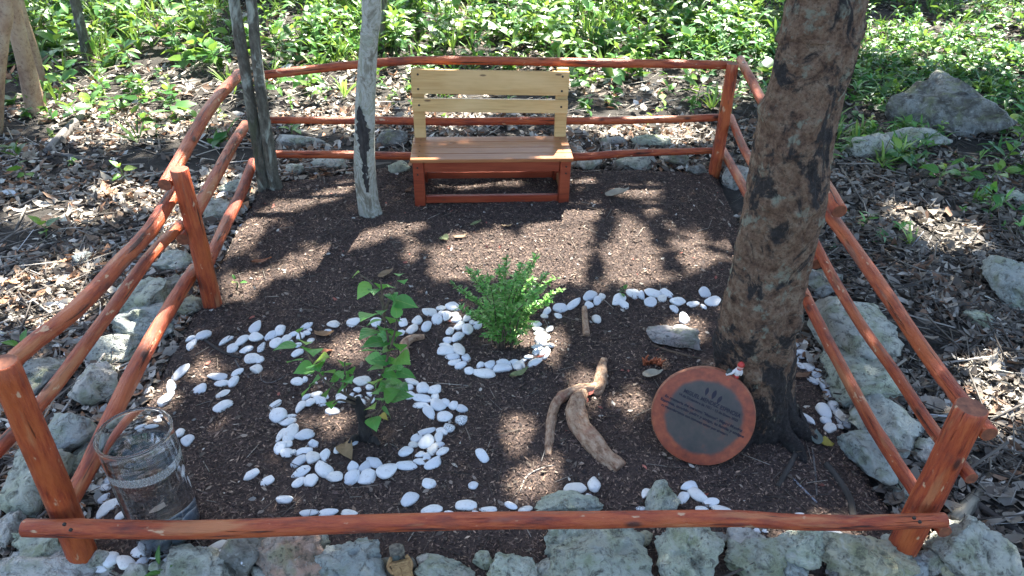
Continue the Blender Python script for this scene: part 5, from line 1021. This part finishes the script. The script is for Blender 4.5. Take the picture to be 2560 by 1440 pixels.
def out_test(x, y): return ~in_poly(x, y) & ((edge_dist(x, y) > .01))
def frame_test(x, y, m=160):
    px, py = project(x, y, np.zeros_like(x)); return (px > -m) & (px < 2560+m) & (py > -140) & (py < 1440+m) & (y > .4)
gs = []
for (n, y0, y1, x0, smin, smax) in ((20000, .6, 2.6, 2.6, .02, .062), (31000, 2.4, 4.6, 3.6, .026, .078), (25000, 4.4, 10.5, 6.8, .035, .10)):
    P = pts_in(n, (-x0-.7, y0, x0+.7, y1), lambda x, y: out_test(x, y) & frame_test(x, y, 480) & (RNG.uniform(size=len(x)) < sstep(.22, .62, fbm(x*2.6, y*2.6, 91)))); z = surf(P[:, 0], P[:, 1])+RNG.uniform(0, .026, n); q = smin+(smax*1.35-smin)*RNG.beta(1.3, 3.2, n)
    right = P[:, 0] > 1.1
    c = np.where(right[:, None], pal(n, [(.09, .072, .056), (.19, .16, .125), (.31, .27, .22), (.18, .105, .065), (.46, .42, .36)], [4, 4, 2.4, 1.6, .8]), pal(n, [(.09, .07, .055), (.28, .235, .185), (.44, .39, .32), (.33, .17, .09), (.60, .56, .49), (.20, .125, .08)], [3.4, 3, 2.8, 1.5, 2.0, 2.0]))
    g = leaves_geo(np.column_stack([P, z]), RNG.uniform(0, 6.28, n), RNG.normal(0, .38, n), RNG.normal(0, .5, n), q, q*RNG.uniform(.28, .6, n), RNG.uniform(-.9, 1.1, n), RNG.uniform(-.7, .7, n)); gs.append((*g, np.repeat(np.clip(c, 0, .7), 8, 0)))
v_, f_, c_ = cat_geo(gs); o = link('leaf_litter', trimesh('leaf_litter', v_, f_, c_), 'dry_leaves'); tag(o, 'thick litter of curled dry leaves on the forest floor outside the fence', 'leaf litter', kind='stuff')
gs = []
for (n, y0, y1, x0) in ((2200, .6, 3.0, 2.8), (2400, 2.8, 5.5, 4.2), (1100, 5.0, 9, 6)):
    P = pts_in(n, (-x0, y0, x0, y1), lambda x, y: out_test(x, y) & frame_test(x, y)); z = surf(P[:, 0], P[:, 1])+RNG.uniform(.004, .035, n); A_ = np.column_stack([P, z]); yw = RNG.normal(.3, 1.1, n); ln = RNG.gamma(2.2, .05, n)+.03
    B_ = A_+np.stack([np.cos(yw)*ln, np.sin(yw)*ln, RNG.normal(0, .02, n)], -1); B_[:, 2] = np.maximum(B_[:, 2], surf(B_[:, 0], B_[:, 1])+.003)
    ib = in_poly(B_[:, 0], B_[:, 1]); A_, B_, ln = A_[~ib], B_[~ib], ln[~ib]; m_ = len(A_)
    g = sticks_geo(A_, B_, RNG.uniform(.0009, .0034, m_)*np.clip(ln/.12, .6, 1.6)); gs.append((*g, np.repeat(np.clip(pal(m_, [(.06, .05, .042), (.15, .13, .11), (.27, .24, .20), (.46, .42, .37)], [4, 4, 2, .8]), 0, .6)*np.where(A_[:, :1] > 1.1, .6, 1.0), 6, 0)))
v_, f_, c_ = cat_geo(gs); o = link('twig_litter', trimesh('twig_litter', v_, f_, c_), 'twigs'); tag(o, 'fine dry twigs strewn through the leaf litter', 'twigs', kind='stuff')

def green_density(x, y):
    px, py = project(x, y, np.zeros_like(x)); nz = fbm(x*1.1, y*1.1, 77)
    top = sstep(205, 95, py)+sstep(345, 190, py)*.16*np.where(px < 1000, 1.6, 1.0); left = sstep(200, 80, py)*.9+sstep(460, 210, py)*.34; right = sstep(680, 280, py)*1.25*sstep(.30, .46, nz)+sstep(260, 60, py)*.45
    d = np.where(px < 640, left, np.where(px > 2040, right, top)); return np.clip(d*(.55+.9*nz), 0, 1)
SPECIES = [(.55, .26, (.045, .11), (.32, .52), [(.03, .13, .025), (.06, .21, .035), (.11, .29, .05), (.22, .40, .07)], 10), (.20, .34, (.10, .20), (.07, .14), [(.07, .20, .03), (.15, .33, .06), (.28, .44, .10)], 9), (.15, .16, (.09, .17), (.42, .62), [(.025, .12, .03), (.05, .19, .045), (.10, .27, .07)], 6), (.10, .12, (.02, .04), (.4, .6), [(.06, .2, .04), (.16, .36, .08), (.34, .46, .12)], 16), (.10, .20, (.05, .10), (.22, .5), [(.04, .16, .06), (.07, .23, .08), (.14, .32, .09)], 9, (1.3, 2.6, 5.2, 6.6)), (.06, .22, (.10, .18), (.10, .16), [(.06, .20, .05), (.14, .32, .07)], 8, (1.3, 2.6, 5.2, 6.6))]
gs = []
NG = 6400
for si, (share, hgt, (l0, l1), (w0, w1), cols, nlf, *bb) in enumerate(SPECIES):
    n = int(NG*share*(2.2 if si == 3 else 1)); P = pts_in(n, bb[0] if bb else (-6.8, 2.6, 6.8, 11.5), lambda x, y: out_test(x, y) & (edge_dist(x, y) > .12) & frame_test(x, y, 300) & (RNG.uniform(size=len(x)) < green_density(x, y)*sstep(.30, .52, fbm(x*1.5, y*1.5, 120+si*9))))
    z0 = terr(P[:, 0], P[:, 1]); px_, py_ = project(P[:, 0], P[:, 1], z0)
    H_ = RNG.uniform(.03, hgt, n)+sstep(140, 0, py_)*RNG.uniform(0, hgt*1.5, n)*(si != 3); H_ = np.where(px_ > 2040, H_*.55, H_)
    A_ = np.column_stack([P, z0-.01]); B_ = A_+np.column_stack([RNG.normal(0, .22, n)*H_, RNG.normal(-.05, .22, n)*H_, H_])
    g = sticks_geo(A_, B_, RNG.uniform(.0012, .0026, n)); gs.append((*g, np.repeat(pal(n, [(.08, .14, .04), (.14, .12, .06)], [3, 1]), 6, 0)))
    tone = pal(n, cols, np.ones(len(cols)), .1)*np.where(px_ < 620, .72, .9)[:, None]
    for k in range(nlf):
        t = RNG.uniform(.2, 1.0, n) if k < nlf-2 else np.ones(n); Q_ = A_+(B_-A_)*(t if si != 1 else t*.35)[:, None]; q = RNG.uniform(l0, l1, n)*np.where(px_ > 2040, .72, 1.0)
        c = tone*np.exp(RNG.normal(0, .22, (n, 1))); yaw = RNG.uniform(0, 6.28, n); pt = RNG.normal(.9, .3, n) if si == 1 else RNG.normal(.12, .4, n)
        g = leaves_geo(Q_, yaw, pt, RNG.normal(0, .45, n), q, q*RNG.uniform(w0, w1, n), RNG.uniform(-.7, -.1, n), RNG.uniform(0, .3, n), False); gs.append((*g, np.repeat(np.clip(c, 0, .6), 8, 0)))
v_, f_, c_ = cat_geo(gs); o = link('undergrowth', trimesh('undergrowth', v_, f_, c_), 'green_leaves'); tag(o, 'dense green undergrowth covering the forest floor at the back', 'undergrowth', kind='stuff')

# ------------------------------------------------------------------ crowns: leaves high above the frame that shade the garden and leave sun flecks
STRIPE = [((1535, 520), (1500, 600), (1478, 740), 15), ((1632, 545), (1668, 640), (1704, 740), 15), ((1782, 560), (1800, 630), (1818, 720), 12), ((1080, 560), (1060, 640), (1040, 720), 14)]
FLECK = [(1300,850,80,46,0),(1480,640,330,78,0),(1140,650,120,60,0),(1583,664,98,62,0),(1195,637,95,50,0),(1397,642,76,46,0),(1408,549,108,34,8),(1561,560,36,24,0),(1714,653,34,34,0),(1747,593,34,24,0),(1812,615,24,34,0),(1014,566,62,22,10),(910,599,86,18,20),(762,653,76,24,20),(609,708,76,36,15),(604,599,52,36,10),(762,508,146,18,18),(637,470,30,12,0),(872,459,36,10,10),(1594,478,74,18,0),(1468,462,46,12,0),(1632,517,24,16,0),(1189,462,104,8,0),
 (1335,1205,75,60,0),(1470,960,50,36,0),(1580,1000,46,36,0),(520,922,48,28,0),(412,985,44,44,0),(830,1060,54,28,0),(872,880,54,32,0),(1378,868,40,44,0),(1700,838,60,34,0),(1290,1090,40,60,0),(2030,1330,110,40,0),(2335,1330,60,40,0),(350,960,60,60,0),(330,880,70,50,0),(440,560,50,60,0),(540,450,40,50,0),
 (820,240,170,80,-5),(1130,260,120,60,0),(1010,200,60,60,0),(300,270,220,90,0),(480,240,110,70,-20),(150,520,140,30,0),(330,480,120,30,-15),(120,720,130,60,0),(200,640,90,20,0),(1560,300,140,40,0),(1700,330,90,30,0),(1240,100,200,50,0),(800,90,130,60,0),(2250,110,130,40,0),(2430,130,140,60,0),(2350,570,120,40,-20),(2500,1000,90,80,0),(2480,900,60,40,0),(1500,60,120,30,0),(400,90,120,40,0)]
def lit(x, y):
    px, py = project(x, y, np.zeros_like(x)); r = np.zeros_like(x)
    for cx, cy, rx, ry, a in FLECK:
        t = math.radians(a); dx, dy = px-cx, -(py-cy); u = (dx*math.cos(t)+dy*math.sin(t))/rx/1.12; v = (-dx*math.sin(t)+dy*math.cos(t))/ry/1.12
        r = np.maximum(r, sstep(1.25, .8, np.sqrt(u*u+v*v)+.35*(vn(x*9, y*9, 5)-.5)))
    for a_, b_, c_, hw in STRIPE:
        for (x1, y1), (x2, y2) in ((a_, b_), (b_, c_)):
            t = np.clip(((px-x1)*(x2-x1)+(py-y1)*(y2-y1))/((x2-x1)**2+(y2-y1)**2), 0, 1); r = r*sstep(hw*.6, hw*1.3, np.hypot(px-x1-t*(x2-x1), py-y1-t*(y2-y1)))
    back = sstep(400, 180, py)*np.where(py < 400, 1, 0); nz = fbm(x*1.7, y*1.7, 55); r = np.maximum(r, back*sstep(.50, .60, nz))
    return r
n = 210000; T_ = np.column_stack([RNG.uniform(-5.5, 5.5, n), RNG.uniform(-.3, 10.5, n)]); T_ = T_[frame_test(T_[:, 0], T_[:, 1], 420) | (RNG.uniform(size=n) < .25)]; keep = RNG.uniform(size=len(T_)) > lit(T_[:, 0], T_[:, 1]); T_ = T_[keep]; n = len(T_)
hz = RNG.uniform(3.2, 5.8, n); P3 = np.column_stack([T_, np.zeros(n)])+hz[:, None]*(SUN/SUN[2])[None]
a, b, cc = rotm(RNG.uniform(0, 6.28, n), RNG.normal(0, .35, n), RNG.normal(0, .4, n)); L_ = RNG.uniform(.08, .13, n); W_ = L_*RNG.uniform(.5, .7, n)
q = np.stack([P3-a*L_[:, None]*.5, P3+b*W_[:, None]*.5-cc*.006, P3+a*L_[:, None]*.5, P3-b*W_[:, None]*.5-cc*.006], 1); colr = pal(n, [(.04, .12, .025), (.06, .17, .03), (.09, .22, .05)], [3, 3, 1])
bases = np.array([[t[2][0][0][0], t[2][0][0][1]] for t in TREES]); bases[:, 1] += .0
own = np.argmin(((P3[:, None, :2]-bases[None])**2).sum(-1)+np.array([0, 0, 0, 0, 0, .3, .2, .2])[None], 1)
for ti, (e, base, tops, mat) in enumerate(TREES):
    m_ = own == ti
    if m_.sum() < 4: continue
    o = link('crown', trimesh('crown', q[m_].reshape(-1, 3)-base, (np.arange(m_.sum())[:, None, None]*4+np.array([[0, 1, 2], [0, 2, 3]])[None]).reshape(-1, 3), np.repeat(colr[m_], 4, 0)), 'canopy_leaves', e); o['kind'] = 'stuff'
    pp = P3[m_]; pp = pp[np.linalg.norm(pp[:, :2]-tops[0][0][:2], axis=1) < 3.2]
    for k in range(min(7, len(pp))):
        tp, tr = tops[k % len(tops)]; g_ = pp[RNG.integers(len(pp))]; st_ = tp-np.array([0, 0, random.uniform(.05, .7)]); mid = (st_+g_)/2+np.array([0, 0, .2])
        if g_[2] < st_[2]: g_ = g_+np.array([0, 0, st_[2]-g_[2]+.3])
        pole('limb', [st_-base, mid-base, g_-base], [tr*.55, tr*.3, .008], (mat, mat), e, n=12, seg=7, bump=.1, seed=k)
# look-alikes that share a description are told apart by their place in it
ORD = 'first second third fourth fifth sixth seventh eighth ninth tenth eleventh twelfth thirteenth fourteenth fifteenth sixteenth seventeenth eighteenth nineteenth twentieth'.split()
def ordinal(n):
    if n <= 20: return ORD[n-1]
    t, u = divmod(n, 10); T = ('', '', 'twenty', 'thirty', 'forty', 'fifty', 'sixty', 'seventy')[t]
    return T+'-'+ORD[u-1] if u else {20: 'twentieth', 30: 'thirtieth', 40: 'fortieth', 50: 'fiftieth', 60: 'sixtieth', 70: 'seventieth'}[n]
same = {}
for o in bpy.data.objects:
    if o.parent is None and 'label' in o and 'group' in o: same.setdefault(o['label'], []).append(o)
for lb, os_ in same.items():
    if len(os_) < 2 or 'cobble' in lb: continue
    os_.sort(key=lambda q: float(project(np.array(q.location[0]), np.array(q.location[1]), np.array(q.location[2]))[0]))
    for k, q in enumerate(os_):
        q['label'] = lb+', '+(ordinal(k+1)+' from left' if k < len(os_)-1 else 'rightmost')
